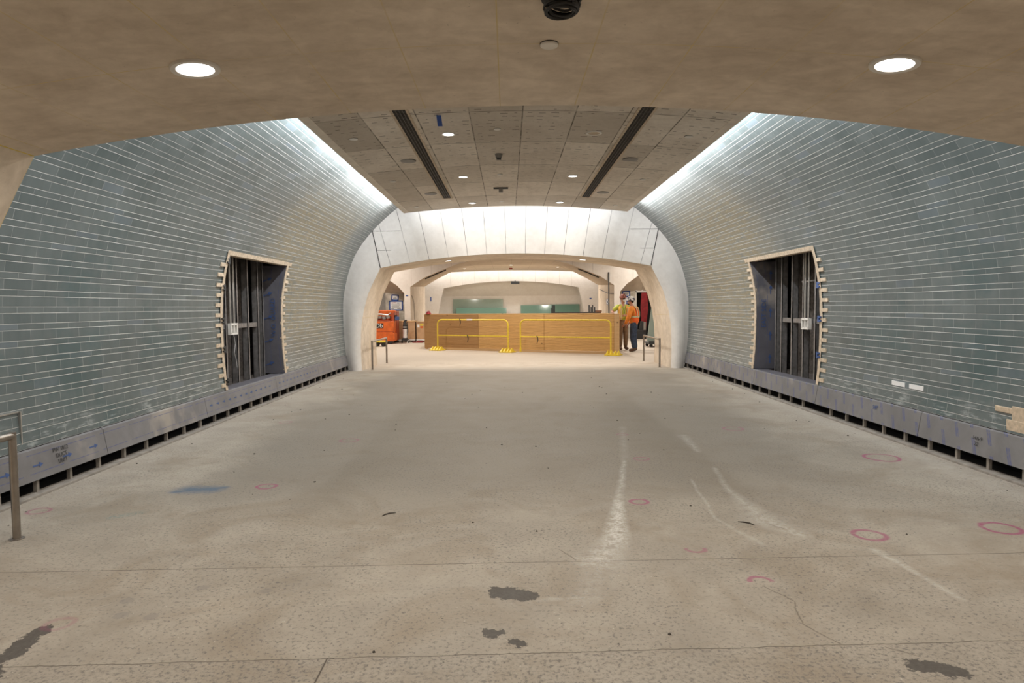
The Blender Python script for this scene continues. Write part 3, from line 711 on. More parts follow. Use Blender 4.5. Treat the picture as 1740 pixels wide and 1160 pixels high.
for sd in (-1, 1):
    for i in range(5):
        y0, y1 = cuts[sd][i]+.004, cuts[sd][i+1]-.004
        t = thing('base_panel', desc[sd][i], 'wall panel', (0, 0, 0), 0, 'steel base panels along the %s wall' % ('left' if sd < 0 else 'right'))
        g = MB(); pr = [(4.02, .13), (4.062, .372), (4.084, .382)]
        acc = [0, .26, .33]
        rows = [[(sd*x, y, z) for x, z in pr] for y in (y0, y1)]; us = [[(y, a) for a in acc] for y in (y0, y1)]
        g.grid(rows, us, flip=(sd < 0)); o = g.build('plate', 'film_lines' if sd < 0 else 'film_stripes', t)
        so = o.modifiers.new('thick', 'SOLIDIFY'); so.thickness = .012; so.offset = -1
        if i == 2:
            g = MB(); a, b_ = sorted((sd*4.09, sd*4.325)); g.box(a, b_, OPEN[0]+.01, OPEN[1]-.02, .366, .378); g.build('sill', 'film_jamb', t)
        y = 4.53 + math.ceil((y0+.05-4.53)/.41)*.41
        while y < y1-.03:
            g = MB(); a, b_ = sorted((sd*4.052, sd*4.082)); g.box(a, b_, y-.015, y+.015, .0, .30); g.build('bracket', 'curb', t); y += .41
        if sd < 0 and i in (0, 2, 3):
            st = .36 if i == 0 else .19; y = y0+.1
            while y < y1-.2:
                arrow_mb(sd, y, .26 if i else .245, .12 if i == 0 else .08).build('printed_arrow', 'ink_blue', t); y += st
for body, sd, y, z, s in (('PW 1812\nDUCT\nUNIT', -1, 5.63, .27, .05), ('S47', 1, 7.55, .30, .07), ('14A-9\n22', 1, 5.88, .25, .05)):
    o = text(body, 'handwritten_note', s, (sd*4.055, y, z), (math.radians(80), 0, sd*math.radians(-90)), 'ink_black' if s < .06 else 'ink_blue', None, .0006)
    o.location.x = sd*(4.02+(z-.13)*.1736-.006)
    tag(o, {'PW': 'black marker note on the nearest left base panel', 'S4': 'blue marker note on the second right base panel', '14': 'black marker note on the nearest right base panel'}[body[:2]], 'writing', 'marker notes on base panels')

# ------------------------------------------------------------------ service openings in the walls
def service_opening(sd):
    lab = 'left' if sd < 0 else 'right'
    y0, y1 = OPEN; z0, z1 = OZ
    # mortar edge with teeth where tiles are missing
    g = MB()
    N = 27
    zs = [z0+(z1-z0)*i/N for i in range(N+1)]
    for yy, dr in ((y0, -1), (y1, 1)):
        w_ = .075
        rows = [[(sd*(wall_x(z)-.012), yy + dr*w_*q + random.uniform(-.006, .006), z) for z in zs] for q in (0, 1)]
        rows.insert(0, [(sd*(wall_x(z)+.10), yy, z) for z in zs])
        g.grid(rows, flip=(sd*dr > 0))
        z = z0+.05
        while z < z1-.05:
            L = random.uniform(.17, .24)
            a, b_ = sorted((yy+dr*.06, yy+dr*L))
            xa = wall_x(z+.025); p, q = sorted((sd*(xa-.014), sd*(xa+.03)))
            g.box(p, q, a, b_, z, z+.05); z += .137
    zt = z1
    xa = wall_x(zt); xb = wall_x(zt+.06)
    g.grid([[(sd*(xa+.10), y, zt) for y in (y0-.08, y1+.2)], [(sd*(xa-.012), y, zt) for y in (y0-.08, y1+.2)], [(sd*(xb-.012), y, zt+.06) for y in (y0-.08, y1+.2)]], flip=(sd < 0))
    struct(g.build('trim_%d' % (6 if sd < 0 else 7), 'mortar'))
    # cavity
    xo, xi = 4.78, 4.10
    g = MB()
    def bx(x0, x1, *r): a, b_ = sorted((sd*x0, sd*x1)); g.box(a, b_, *r)
    bx(xo, xo+.08, y0-.5, y1+.5, .3, z1+.3); bx(4.2, xo, y0-.5, y1+.5, z1+.12, z1+.2); bx(4.17, xo, y0-.5, y1+.5, .28, .36)
    bx(4.2, xo, y0-.55, y0-.5, .3, z1+.3); bx(4.2, xo, y1+.3, y1+.35, .3, z1+.3)
    struct(g.build('wall_cavity_'+lab, 'rough_wall'))
    # film covered jamb panel on the far side
    t = thing('jamb_panel', 'dark blue-grey film-covered panel lining the far side of the %s wall opening' % lab, 'panel', (0, 0, 0), 0, 'jamb panels in the wall openings')
    g = MB(); zz = [z0+(z1-z0)*i/12 for i in range(13)]
    rows = [[(sd*(wall_x(z)+.0), y1-.004, z) for z in zz], [(sd*4.62, y1-.004, z) for z in zz]]
    g.grid(rows, [[(z, 0.0) for z in zz], [(z, .55) for z in zz]], flip=(sd > 0))
    o = g.build('sheet', 'film_jamb', t); so = o.modifiers.new('thick', 'SOLIDIFY'); so.thickness = .015
    for z in (.55, .95, 1.35, 1.75, 2.0):
        g = MB(); x = sd*4.36; y = y1-.024
        if sd > 0:
            g.add([(x-.008, y, z-.07), (x+.008, y, z-.07), (x+.008, y, z+.03), (x-.008, y, z+.03)], [(0, 1, 2, 3)]); g.add([(x-.03, y, z+.03), (x+.03, y, z+.03), (x, y, z+.09)], [(0, 1, 2)])
        else:
            g.add([(x-.1, y, z-.05), (x+.04, y, z+.0), (x+.04, y, z+.014), (x-.1, y, z-.036)], [(0, 1, 2, 3)]); g.add([(x+.04, y, z-.02), (x+.11, y, z+.03), (x+.03, y, z+.04)], [(0, 1, 2)])
        g.build('printed_arrow', 'ink_blue', t)
    text('EAST SIDE' if sd > 0 else 'W.O. GUARD', 'handwriting', .11, (sd*4.25, y1-.026, 1.35), (PI/2, -PI/2, 0), 'ink_blue', t, .0005)
    # studs
    t = thing('stud_frame', 'upright metal studs with a cross rail inside the %s wall opening' % lab, 'framing', (0, 0, 0), 0, 'stud frames in the wall openings')
    for y in ((9.3, 9.72, 10.14, 10.56, 10.98, 11.2) if sd < 0 else (9.22, 9.72, 10.12, 10.52, 10.92, 11.15)):
        g = MB(); a, b_ = sorted((sd*4.34, sd*4.352)); g.box(a, b_, y-.022, y+.022, .36, z1+.12)
        a, b_ = sorted((sd*4.34, sd*4.44)); g.box(a, b_, y-.022, y-.018, .36, z1+.12)
        a, b_ = sorted((sd*4.432, sd*4.44)); g.box(a, b_, y-.022, y+.022, .36, z1+.12)
        g.build('stud', 'stud', t)
    for zr, ya, yb in (((1.28, 9.12, 11.0),) if sd < 0 else ((1.28, 9.12, 11.0), (1.86, 9.65, 10.2))):
        g = MB(); a, b_ = sorted((sd*4.352, sd*4.39)); g.box(a, b_, ya, yb, zr-(.07 if zr < 1.5 else .02), zr); g.build('cross_rail', 'stud', t)
    # conduits and box
    t = thing('electrical_conduit', 'vertical conduits ending in a pale double switch box inside the %s wall opening' % lab, 'conduit', (0, 0, 0), 0, 'conduits in the wall openings')
    for y in ((9.80, 9.93) if sd < 0 else (9.98, 9.86)):
        g = MB(); g.tube([(sd*4.31, y, 1.28), (sd*4.31, y, z1+.12)], .016, 8); g.build('conduit', 'conduit', t)
    yb = 9.88 if sd < 0 else 9.93
    g = MB(); a, b_ = sorted((sd*4.285, sd*4.335))
    g.box(a, b_, yb-.12, yb+.12, 1.26, 1.29); g.box(a, b_, yb-.12, yb+.12, 1.12, 1.15)
    for q in (-.11, 0, .11): g.box(a, b_, yb+q-.012, yb+q+.012, 1.14, 1.27)
    g.build('switch_box', 'white_trim', t)
    g = MB(); a, b_ = sorted((sd*4.33, sd*4.336)); g.box(a, b_, yb-.11, yb+.11, 1.14, 1.27); g.build('box_interior', 'ink_black', t)
    if sd < 0:
        g = MB(); g.tube([(-4.31, 9.9, 1.12), (-4.3, 9.93, .98), (-4.3, 9.88, .85), (-4.3, 9.95, .72), (-4.3, 9.97, .62)], .004, 5); g.build('loose_wire', 'white_cyl', t)
    for k, z in enumerate((.75, 1.25, 1.72) if sd > 0 else (.45, .9, 1.3, 1.75, 2.12)):
        g = MB(); p, q = sorted((sd*(wall_x(z)-.03), sd*(wall_x(z)+.04))); g.box(p, q, y0-.005, y0+.035, z, z+.09)
        g.box(p, q, y0-.05, y0-.005, z+.01, z+.03); g.box(p, q, y0-.05, y0-.005, z+.06, z+.08)
        tag(g.build('anchor_clip', 'ink_black' if sd < 0 else 'ink_blue', None), ('black anchor clip' if sd < 0 else 'dark blue anchor clip')+' on the near edge of the %s wall opening, %s' % (lab, ('lowest', 'second from bottom', 'third from bottom', 'fourth from bottom', 'topmost')[k] if not (sd > 0 and k == 2) else (lab, 'topmost')), 'clip', 'anchor clips on the %s opening' % lab)
for sd in (-1, 1): service_opening(sd)

# missing tiles on the right, outline of an access panel on the left, small labels on the tiles
g = MB()
for ya, yb, za, zb in ((5.05, 5.54, .385, .62), (5.54, 5.74, .55, .60), (5.30, 5.6, .385, .50)):
    xm = wall_x(.5); g.obox((xm-.004, (ya+yb)/2, (za+zb)/2), (1, 0, .06), (0, 1, 0), (-.06, 0, 1), .008, (yb-ya)/2, (zb-za)/2)
tag(g.build('bare_mortar_patch', 'mortar', bevel=.004), 'patch of bare tan mortar where tiles are missing, low on the right wall', 'wall patch')
t = thing('access_panel', 'tiled access panel with thin metal edge, low on the left wall behind the handrail', 'panel')
for nm, ya, yb, za, zb in (('edge_strip', 4.6, 5.255, .690, .702), ('edge_strip', 5.245, 5.257, .39, .70)):
    g = MB(); xm = wall_x((za+zb)/2); g.box(-xm-.01, -xm+.012, ya, yb, za, zb); g.build(nm, 'conduit', t)
for k, (ya, yb, za, zb) in enumerate(((7.09, 7.33, .592, .640), (6.77, 7.01, .590, .638))):
    g = MB(); xm = wall_x(.61); g.box(xm-.006, xm+.01, ya, yb, za, zb)
    tag(g.build('plastic_wrap', 'paper'), 'white plastic film stuck on one tile low on the right wall, %s of two' % ('farther', 'nearer')[k], 'film', 'plastic film on tiles')

# ------------------------------------------------------------------ ceiling fittings
def downlight(r, name='ceiling_light'):
    t = thing(name, '', 'light')
    g = MB(); g.lathe([(r*.74, .004), (r*.76, -.010), (r*.97, -.012), (r, -.006), (r, .004)], n=40); g.build('trim_ring', 'white_trim', t, smooth=40)
    return t
def lit(r, label, loc, group, power=DOWN, tilt=0, col=WARM):
    t = downlight(r); t['label'] = label; t['group'] = group; t.location = loc; t.rotation_euler = (0, tilt, 0)
    g = MB(); g.lathe([(0, -.0055), (r*.77, -.0055), (r*.77, .0)], n=40); g.build('lens', 'lens', t)
    if power: area('lamp_glow', (0, 0, -.016), (0, 0, 0), r*1.5, r*1.5, power, col, t, 'DISK')
    return t
sz = lambda x: 2.76-.0307*x*x
sn = lambda x: 2.727-.0298*x*x
lit(.112, 'large round lit downlight at left in the nearest beige arch', (-1.665, 3.2, sn(1.665)-.001), 'downlights in the near arch', DOWN*.75, -math.atan(2*.0307*1.665))
lit(.112, 'large round lit downlight at right in the nearest beige arch', (1.665, 3.2, sn(1.665)-.001), 'downlights in the near arch', DOWN*.75, math.atan(2*.0307*1.665))
for sd in (-1, 1):
    lit(.10, 'round lit downlight in the underside of the far white arch, %s of two' % ('left' if sd < 0 else 'right'), (sd*1.69, 16.65, sz(1.69)-.002), 'downlights in the far arch', DOWN, sd*math.atan(2*.0307*1.69))
names = {(-1, 0): 'nearest lit round downlight in the tunnel ceiling, right of the left vent', (-1, 1): 'second lit downlight in the left row of the tunnel ceiling', (-1, 2): 'farthest lit downlight in the left row of the tunnel ceiling', (1, 1): 'lit downlight near the right vent, halfway along the tunnel ceiling', (1, 2): 'farthest lit downlight in the right row of the tunnel ceiling'}
for k, y in enumerate((8.72, 11.55, 14.42)):
    for sd in (-1, 1):
        if (sd, k) in names: lit(.095, names[(sd, k)], (sd*.95, y, zc(.95)-.001), 'downlights in the tunnel ceiling')
t = downlight(.105); t['label'] = 'unlit round downlight with a tan cover beside the right vent'; t['group'] = 'downlights in the tunnel ceiling'; t.location = (.95, 8.72, zc(.95)-.001)
g = MB(); g.lathe([(0, -.006), (.082, -.006), (.082, 0)], n=32); g.build('cover', 'mortar', t)
for sd in (-1, 1): lit(.095, 'lit downlight in the tunnel ceiling hidden above the near arch, %s side' % ('left' if sd < 0 else 'right'), (sd*.95, 5.9, zc(.95)-.001), 'downlights in the tunnel ceiling')
for x, y, lab in ((-2.62, 37.1, 'left of three'), (-.02, 34.9, 'middle of three'), (2.55, 36.4, 'right of three')):
    lit(.11, 'lit downlight in the ceiling of the farthest hall, %s' % lab, (x, y, zl(x)-.002), 'downlights in the last hall', DOWN*4.4)
for i, (x, y) in enumerate(((-5.5, 20), (-5.5, 25), (0, 20.5), (0, 25.5), (5.5, 20), (5.5, 25), (-2.6, 23), (2.6, 23), (-5.6, 27.7), (5.6, 27.7))):  # unseen lamps added to brighten the middle hall and its side walls
    lit(.11, 'added unseen downlight in the middle hall ceiling above the plywood barrier', (x, y, 3.848), 'added downlights in the middle hall', DOWN*2.2)
for x, y in ((-2.2, .6), (2.2, .6), (-2.2, -1.6), (2.2, -1.6)):  # lamps added out of view to brighten the near floor and soffit
    lit(.11, 'added unseen downlight in the anteroom ceiling behind the viewer', (x, y, 3.098), 'added downlights behind the viewer', DOWN*1.1)
for x, y, z, wd, lab in ((-6.95, 28.75, 3.80, 4.1, 'over the left side vault of the middle hall'), (6.95, 28.75, 3.80, 4.1, 'over the right side vault of the middle hall'), (0, 40.22, 3.58, 11.0, 'at the far end of the last hall ceiling')):
    t = thing('cove_light', 'long white light strip '+lab, 'light', (x, y, z+.15), 0, 'cove light strips')
    g = MB(); g.box(-wd/2, wd/2, -.03, .0, 0, .03); g.build('strip', 'led', t)
    area('cove_beam', (0, .03, .05), (math.radians(70), 0, 0), wd, .05, COVE_END*(1.3 if y < 30 else 1.0)*wd, (1, .97, .93), t)

# small cover discs, speakers
def disc(name, r, h, mt, loc, label, cat, group=None):
    t = thing(name, label, cat, loc, 0, group)
    g = MB(); g.lathe([(0, -h), (r*.92, -h), (r, -h*.75), (r, 0.0)], n=28); g.build('cover', mt, t, smooth=40)
    g = MB(); g.lathe([(0, -.002), (r*1.04, -.002), (r*1.04, .002)], n=28); g.build('gap_ring', 'ink_black', t)
    return t
disc('sprinkler_cover', .042, .012, 'white_trim', (.013, 3.15, 2.725), 'round beige sprinkler cover in the middle of the nearest arch soffit', 'sprinkler cover')
for k, y in enumerate((8.62, 11.5, 14.4)):
    for sd in (-1, 1):
        disc('sprinkler_cover', .055, .01, 'white_trim', (sd*2.16, y, zc(2.16)), 'small beige sprinkler cover by the %s edge of the tunnel ceiling, %s of three' % (('left', 'right')[sd > 0], ('nearest', 'middle', 'farthest')[k]), 'sprinkler cover', 'sprinkler covers along the ceiling edges')
    disc('sprinkler_cover', .045, .01, 'white_trim', (-.31, y-.05, zc(.3)), 'small beige sprinkler cover along the middle of the tunnel ceiling, %s of three' % ('nearest', 'middle', 'farthest')[k], 'sprinkler cover', 'sprinkler covers in the ceiling middle')
for k, y in enumerate((10.1, 12.98)):
    for sd in (-1, 1):
        disc('ceiling_speaker', .125, .008, 'speaker_grey', (sd*1.69, y, zc(1.69)), 'round grey ceiling speaker beside the %s vent, %s of two' % (('left', 'right')[sd > 0], ('nearer', 'farther')[k]), 'speaker', 'ceiling speakers')
t = thing('smoke_detector', 'small grey box detector hanging from the middle of the tunnel ceiling', 'detector', (-.31, 9.95, zc(.31)))
g = MB(); g.lathe([(0, -.06), (.045, -.06), (.055, -.02), (.06, 0)], n=16); g.build('housing', 'speaker_grey', t, smooth=50)
g = MB(); g.box(-.035, .035, -.035, .035, -.085, -.055); g.build('sensor', 'ink_black', t)
t = thing('ceiling_bracket', 'black bar bracket on the tunnel ceiling between the far lamps', 'bracket', (-.31, 12.72, zc(.31)))
g = MB(); g.box(-.14, .14, -.03, .03, -.025, 0); g.build('bar', 'ink_black', t)
g = MB(); g.box(-.04, .04, -.04, .04, -.09, -.02); g.build('mount', 'speaker_grey', t)
g = MB(); g.obox((-.98, 7.9, zc(.98)-.06), (1, 0, 0), (0, 1, -.5), (0, .5, 1), .028, .09, .002)
tag(g.build('blue_tape_strip', 'blue_tape'), 'strip of blue tape hanging from the tunnel ceiling by the near arch', 'tape')

# linear vents
for sd in (-1, 1):
    t = thing('ceiling_vent', 'long dark perforated vent strip in the tunnel ceiling, %s of the lamps' % ('left' if sd < 0 else 'right'), 'vent', (sd*1.41, 8.9, zc(1.41)), 0, 'linear ceiling vents')
    t.rotation_euler = (0, sd*2*.0215*1.41, 0)
    g = MB()
    for s in (-1, 1):
        a, b_ = sorted((s*.075, s*.105)); g.box(a, b_, -4.75, 4.75, -.012, .01)
    g.box(-.105, .105, 4.72, 4.76, -.012, .01); g.build('frame', 'mortar', t)
    g = MB(); g.box(-.076, .076, -4.72, 4.72, -.004, .004); g.build('backing', 'vent_dark', t)
    g = MB()
    y = -4.7
    while y < 4.7:
        g.box(-.074, .074, y, y+.010, -.010, -.005); y += .045
    for x in (-.04, 0, .04): g.box(x-.004, x+.004, -4.7, 4.7, -.0105, -.006)
    g.build('grille', 'vent_bar', t)

# bundle of black cable in the near arch soffit
t = thing('cable_bundle', 'coil of black cable poking out of a round hole in the near arch soffit', 'cable', (.035, 2.70, 2.725))
g = MB(); g.lathe([(0, -.002), (.082, -.002), (.082, .002)], n=28); g.build('hole', 'ink_black', t)
g = MB()
for k in range(9):
    r = random.uniform(.045, .075); a0 = random.uniform(0, 6); tz = random.uniform(.006, .03); tl = random.uniform(-.25, .25)
    pts = [(r*math.cos(a0+q*.35), r*.95*math.sin(a0+q*.35), -tz-.004-.02*abs(math.sin(q*.35*.5+tl))) for q in range(18)]
    g.tube(pts, .0055, 6)
g.build('coil', 'black', t, smooth=60)

# ------------------------------------------------------------------ handrails
def rail(label, loc):
    t = thing('handrail', label, 'railing', loc, 0, 'brushed steel handrails')
    H = .685; L = 1.9; r = .024
    g = MB(); q = .035
    g.tube([(0, -.0, H), (0, L, H)], r, 14); g.build('top_rail', 'steel', t, smooth=40)
    for y in (0.0, L):
        g = MB(); g.tube([(0, y, 0), (0, y, H+.024)], r, 14); g.build('post', 'steel', t, smooth=40)
        g = MB(); g.lathe([(.045, 0), (.045, .004), (.026, .006), (.026, .0)], (0, y, 0), 16); g.build('floor_flange', 'steel', t)
    return t
r1 = rail('brushed steel handrail cut by the left edge, in front of the tiles', (-3.445, 2.395, 0))
dup(r1, (-3.50, 15.98, 0), label='low steel handrail beside the left foot of the white arch')
dup(r1, (3.48, 15.95, 0), label='low steel handrail beside the right foot of the white arch')

# ------------------------------------------------------------------ plywood barrier
A = Vector((-3.21, 23.72, 0)); B = Vector((3.24, 20.35, 0)); dX = (B-A).normalized(); LX = (B-A).length
nrm = Vector((-dX.y, dX.x, 0))                      # away from the viewer
rz = math.atan2(dX.y, dX.x)
t = thing('plywood_barrier', 'long chest-high enclosure of plywood sheets behind the yellow guard rails', 'barrier', tuple(A), rz)
def pb(name, x0, x1, z0, z1, mt, y=0.0, th=.02, bev=.003):
    g = MB(); g.box(x0, x1, y, y+th, z0, z1); return g.build(name, mt, t, bevel=bev)
cutx = [0, 1.98, 4.28, LX-.16]
pb('plywood_sheet', 0, 2.24, .05, 1.245, 'plywood_brown')
pb('plywood_sheet', 2.25, 4.715, .07, 1.25, 'plywood')
pb('plywood_sheet', 4.725, LX-.17, .08, 1.26, 'plywood')
pb('corner_board', LX-.165, LX, .03, 1.26, 'lumber', -.006, .03)
pb('bottom_board', .5, LX-.3, .0, .075, 'lumber', -.022, .04)
pb('top_board', 0, LX, 1.225, 1.262, 'lumber', .021, .04)
for x in (.05, 2.245, 4.72, LX-.1):
    g = MB(); g.box(x-.02, x+.02, .021, .11, 0, 1.22); g.build('stud', 'lumber', t)
g = MB()
for (ex, ey) in (((3.24, 20.35), (3.24, 23.2)), ((-3.21, 23.72), (-3.21, 26.2)), ((-3.21, 26.2), (3.24, 23.2))):
    pass
inv = Matrix.Rotation(-rz, 4, 'Z') @ Matrix.Translation(-A)
def side(p, q, nm):
    p = inv @ Vector(p); q = inv @ Vector(q); d = (q-p); c = (p+q)/2 + Vector((0, 0, .63))
    g = MB(); g.obox(c, d, (-d.y, d.x, 0), (0, 0, 1), d.length/2-.012, .01, .62); g.build(nm, 'plywood', t)
side((3.225, 20.42, 0), (3.225, 22.9, 0), 'side_sheet'); side((-3.19, 23.78, 0), (-3.19, 26.2, 0), 'side_sheet'); side((-3.19, 26.2, 0), (3.225, 22.9, 0), 'back_sheet')

# yellow guard rails
def guard(label, p, q, ends):
    p, q = Vector(p), Vector(q); d = q-p; L = d.length
    t = thing('guard_rail', label, 'guard rail', tuple(p), math.atan2(d.y, d.x), 'yellow guard rails in front of the plywood')
    r = .024; H = 1.07; R = .17
    pts = [(0, 0, .04)] + [(0, 0, H-R)] + [(R-R*math.cos(a), 0, H-R+R*math.sin(a)) for a in [PI/2*k/6 for k in range(1, 7)]]
    pts += [(L-R+R*math.sin(a), 0, H-R+R*math.cos(a)) for a in [PI/2*k/6 for k in range(0, 7)]] + [(L, 0, .04)]
    g = MB(); g.tube(pts, r, 10); g.build('frame', 'yellow', t, smooth=50)
    g = MB(); g.tube([(0, 0, .53), (L, 0, .53)], r*.9, 10); g.build('mid_rail', 'yellow', t, smooth=50)
    for x in (0, L):
        g = MB(); g.tube([(x, 0, .04), (x, 0, .16)], r*1.5, 10); g.build('socket', 'yellow', t, smooth=50)
    for x in ends:
        x = x*L
        g = MB(); g.box(x-.23, x+.23, -.22, .16, 0, .035)
        for k in (-.17, -.06, .06, .17):
            g.add([(x+k-.035, -.18, .035), (x+k+.035, -.18, .035), (x+k+.035, .1, .035), (x+k-.035, .1, .035), (x+k-.01, -.06, .14), (x+k+.01, -.06, .14), (x+k+.01, 0, .14), (x+k-.01, 0, .14)], [(0, 1, 5, 4), (1, 2, 6, 5), (2, 3, 7, 6), (3, 0, 4, 7), (4, 5, 6, 7)])
        g.build('base_plate', 'yellow', t, bevel=.004)
    return t, L
t1, L1 = guard('left yellow tubular guard rail before the brown plywood sheet', (-2.66, 23.0, 0), (-.20, 21.68, 0), (0, .995))
t2, L2 = guard('right yellow tubular guard rail before the pale plywood sheets', (.20, 21.44, 0), (2.93, 20.05, 0), (1.03,))
for t, x, z in ((t1, .95, 1.06), (t1, 1.25, .51), (t2, .62, .51)):
    g = MB(); g.tube([(x-.02, -.03, z+.05), (x, -.035, z), (x+.02, -.035, z-.08), (x-.015, -.03, z-.2)], [.012, .02, .014, .008], 6); g.build('wire_tie', 'ink_black', t)
g = MB(); g.tube([(1.2, 0, 1.07), (1.42, 0, 1.07)], .026, 10); g.build('white_tape', 'paper', t1, smooth=40)

# red hat and blue tape by the barrier
t = thing('red_cap_light', 'small red hard hat sitting on the left end of the plywood barrier', 'hard hat', (-3.05, 23.68, 1.263))
g = MB(); g.lathe([(.10, 0), (.10, .02), (.08, .03), (.07, .08), (.035, .11), (0, .115)], n=18); g.build('dome', 'red', t, smooth=50)
g = MB(); g.lathe([(.115, 0), (.115, .012), (.10, .016)], n=18); g.build('rim', 'ink_red', t)

# ------------------------------------------------------------------ things at the left of the middle hall
t = thing('orange_machine', 'orange wheeled site machine with a control tray, left of the wooden crates', 'machine', (-5.42, 27.4, 0))
g = MB(); g.prism([(-.75, .12), (.52, .12), (.52, .42), (.46, .46), (.5, .95), (-.75, .95)], -.1, .5); g.build('body', 'orange', t, bevel=.02)
g = MB(); g.prism([(-.75, .95), (.5, .95), (.5, 1.38), (.42, 1.40), (-.75, 1.40)], .25, .5); g.build('upper_body', 'orange', t, bevel=.02)
g = MB(); g.box(-.75, .52, .5, 1.1, .12, 1.36); g.build('rear_body', 'orange_dark', t, bevel=.02)
g = MB(); g.box(-.7, .36, -.09, .24, .96, 1.0); g.box(.40, .5, -.08, .24, .95, 1.3); g.build('tray', 'orange_dark', t)
g = MB()
for k in range(6): g.obox((-.6+k*.17, .05, 1.08+.03*(k % 2)), (1, .2*(k % 3-1), .1), (0, 1, 0), (-.1, 0, 1), .07, .1, .06)
g.build('tool_parcels', 'speaker_grey', t, bevel=.01)
g = MB(); g.tube([(-.5, .0, 1.16), (-.1, .02, 1.24), (.25, .0, 1.2), (.33, .1, 1.27)], .035, 8); g.build('grey_hose', 'conduit', t)
g = MB(); g.box(-.75, .06, -.112, -.1, .66, .86); g.build('decal_plate', 'ink_black', t)
text('GDb', 'decal_text', .24, (-.2, -.115, .76), (PI/2, 0, 0), 'paper', t, .002)
g = MB(); g.box(-.75, .52, -.106, -.1, .50, .52); g.build('seam', 'orange_dark', t)
g = MB(); g.box(.53, .68, .0, .2, .98, 1.13); g.build('blue_box', 'ink_blue', t, bevel=.01)
g = MB(); g.box(.48, .60, .1, .18, 1.1, 1.2); g.build('bracket', 'ink_black', t)
for x, y in ((-.45, 0.0), (.34, .0), (-.45, .95), (.34, .95)):
    g = MB(); g.tube([(x, y-.08, .12), (x, y+.04, .12)], .12, 18); g.build('wheel', 'black', t, smooth=40)
t = thing('yellow_dolly', 'small yellow dolly on black wheels in front of the orange machine', 'dolly', (-5.05, 25.6, 0))
g = MB(); g.box(-.35, .12, -.2, .2, .17, .23); g.build('deck', 'yellow', t, bevel=.01)
for x in (-.25, .03):
    for y in (-.14, .14):
        g = MB(); g.tube([(x, y-.025, .085), (x, y+.025, .085)], .085, 16); g.build('wheel', 'black', t, smooth=40)

def crate(label, loc, wd, dp, h, rz=0):
    t = thing('wooden_crate', label, 'crate', loc, rz, 'wooden crates')
    g = MB(); g.box(-wd/2, wd/2, -dp/2, dp/2, .13, h-.03); g.build('box', 'wood_case', t, bevel=.005)
    g = MB(); g.box(-wd/2-.02, wd/2+.02, -dp/2-.02, dp/2+.02, h-.03, h); g.build('lid', 'lumber', t, bevel=.004)
    g = MB(); g.box(-wd/2, wd/2, -dp/2-.01, -dp/2+.08, .085, .13); g.box(-wd/2, wd/2, dp/2-.08, dp/2, .085, .13); g.build('skid', 'paper', t)
    for x in (-wd/2+.1, wd/2-.1):
        g = MB(); g.box(x-.06, x+.06, -dp/2+.02, dp/2-.02, 0, .085); g.build('foot', 'ink_black', t)
    for nm, m_, x0, z0, w_, h_ in (('yellow_label', 'yellow_tape', -wd/2+.16, h-.19, .14, .09), ('orange_label', 'orange', -wd/2+.17, h-.29, .12, .08), ('shipping_label', 'paper', -wd/2+.04, h-.26, .09, .13)):
        g = MB(); g.box(x0, x0+w_, -dp/2-.004, -dp/2, z0, z0+h_); g.build(nm, m_, t)
    return t
crate('pale wooden crate nearest the orange machine, behind the fire extinguisher', (-4.72, 28.9, 0), .98, .7, .93)
crate('pale wooden crate half hidden by the plywood barrier', (-3.68, 28.9, 0), .98, .7, .90)
g = MB(); g.box(-4.3, -3.85, 28.05, 28.2, 0, .05); g.box(-4.1, -3.8, 28.1, 28.3, .05, .08)
tag(g.build('red_tool', 'red', bevel=.01), 'low red tool lying on the floor before the crates', 'tool')

t = thing('fire_extinguisher', 'white cylinder with black head on a small wheeled stand before the crates', 'fire extinguisher', (-4.58, 28.0, 0))
g = MB(); g.lathe([(0, .22), (.085, .22), (.09, .26), (.09, .64), (.085, .70), (.05, .76), (0, .77)], n=20); g.build('cylinder', 'white_cyl', t, smooth=50)
g = MB(); g.lathe([(.092, .60), (.092, .66)], n=20); g.lathe([(0, .70), (.09, .70), (.08, .78), (.045, .86), (.03, .93), (0, .93)], n=16); g.build('valve_head', 'black', t, smooth=50)
g = MB(); g.box(-.02, .09, -.015, .015, .92, .99); g.box(-.05, .02, -.02, .02, .90, .94); g.build('handle', 'black', t)
g = MB(); g.tube([(.03, -.02, .88), (.12, -.03, .8), (.13, -.03, .5), (.1, -.05, .34)], .014, 8); g.build('hose', 'black', t, smooth=50)
g = MB(); g.box(-.10, .10, -.10, .10, .10, .22); g.tube([(-.08, .1, .1), (-.08, .12, .9)], .012, 6); g.tube([(.08, .1, .1), (.08, .12, .9)], .012, 6); g.build('stand', 'black', t)
for x in (-.13, .13):
    g = MB(); g.tube([(x-.02, .05, .09), (x+.02, .05, .09)], .09, 14); g.build('wheel', 'black', t, smooth=40)
g = MB(); g.obox((.12, -.1, .07), (.4, 0, 1), (0, 1, 0), (1, 0, -.4), .08, .01, .015); g.build('foot_bar', 'white_cyl', t)

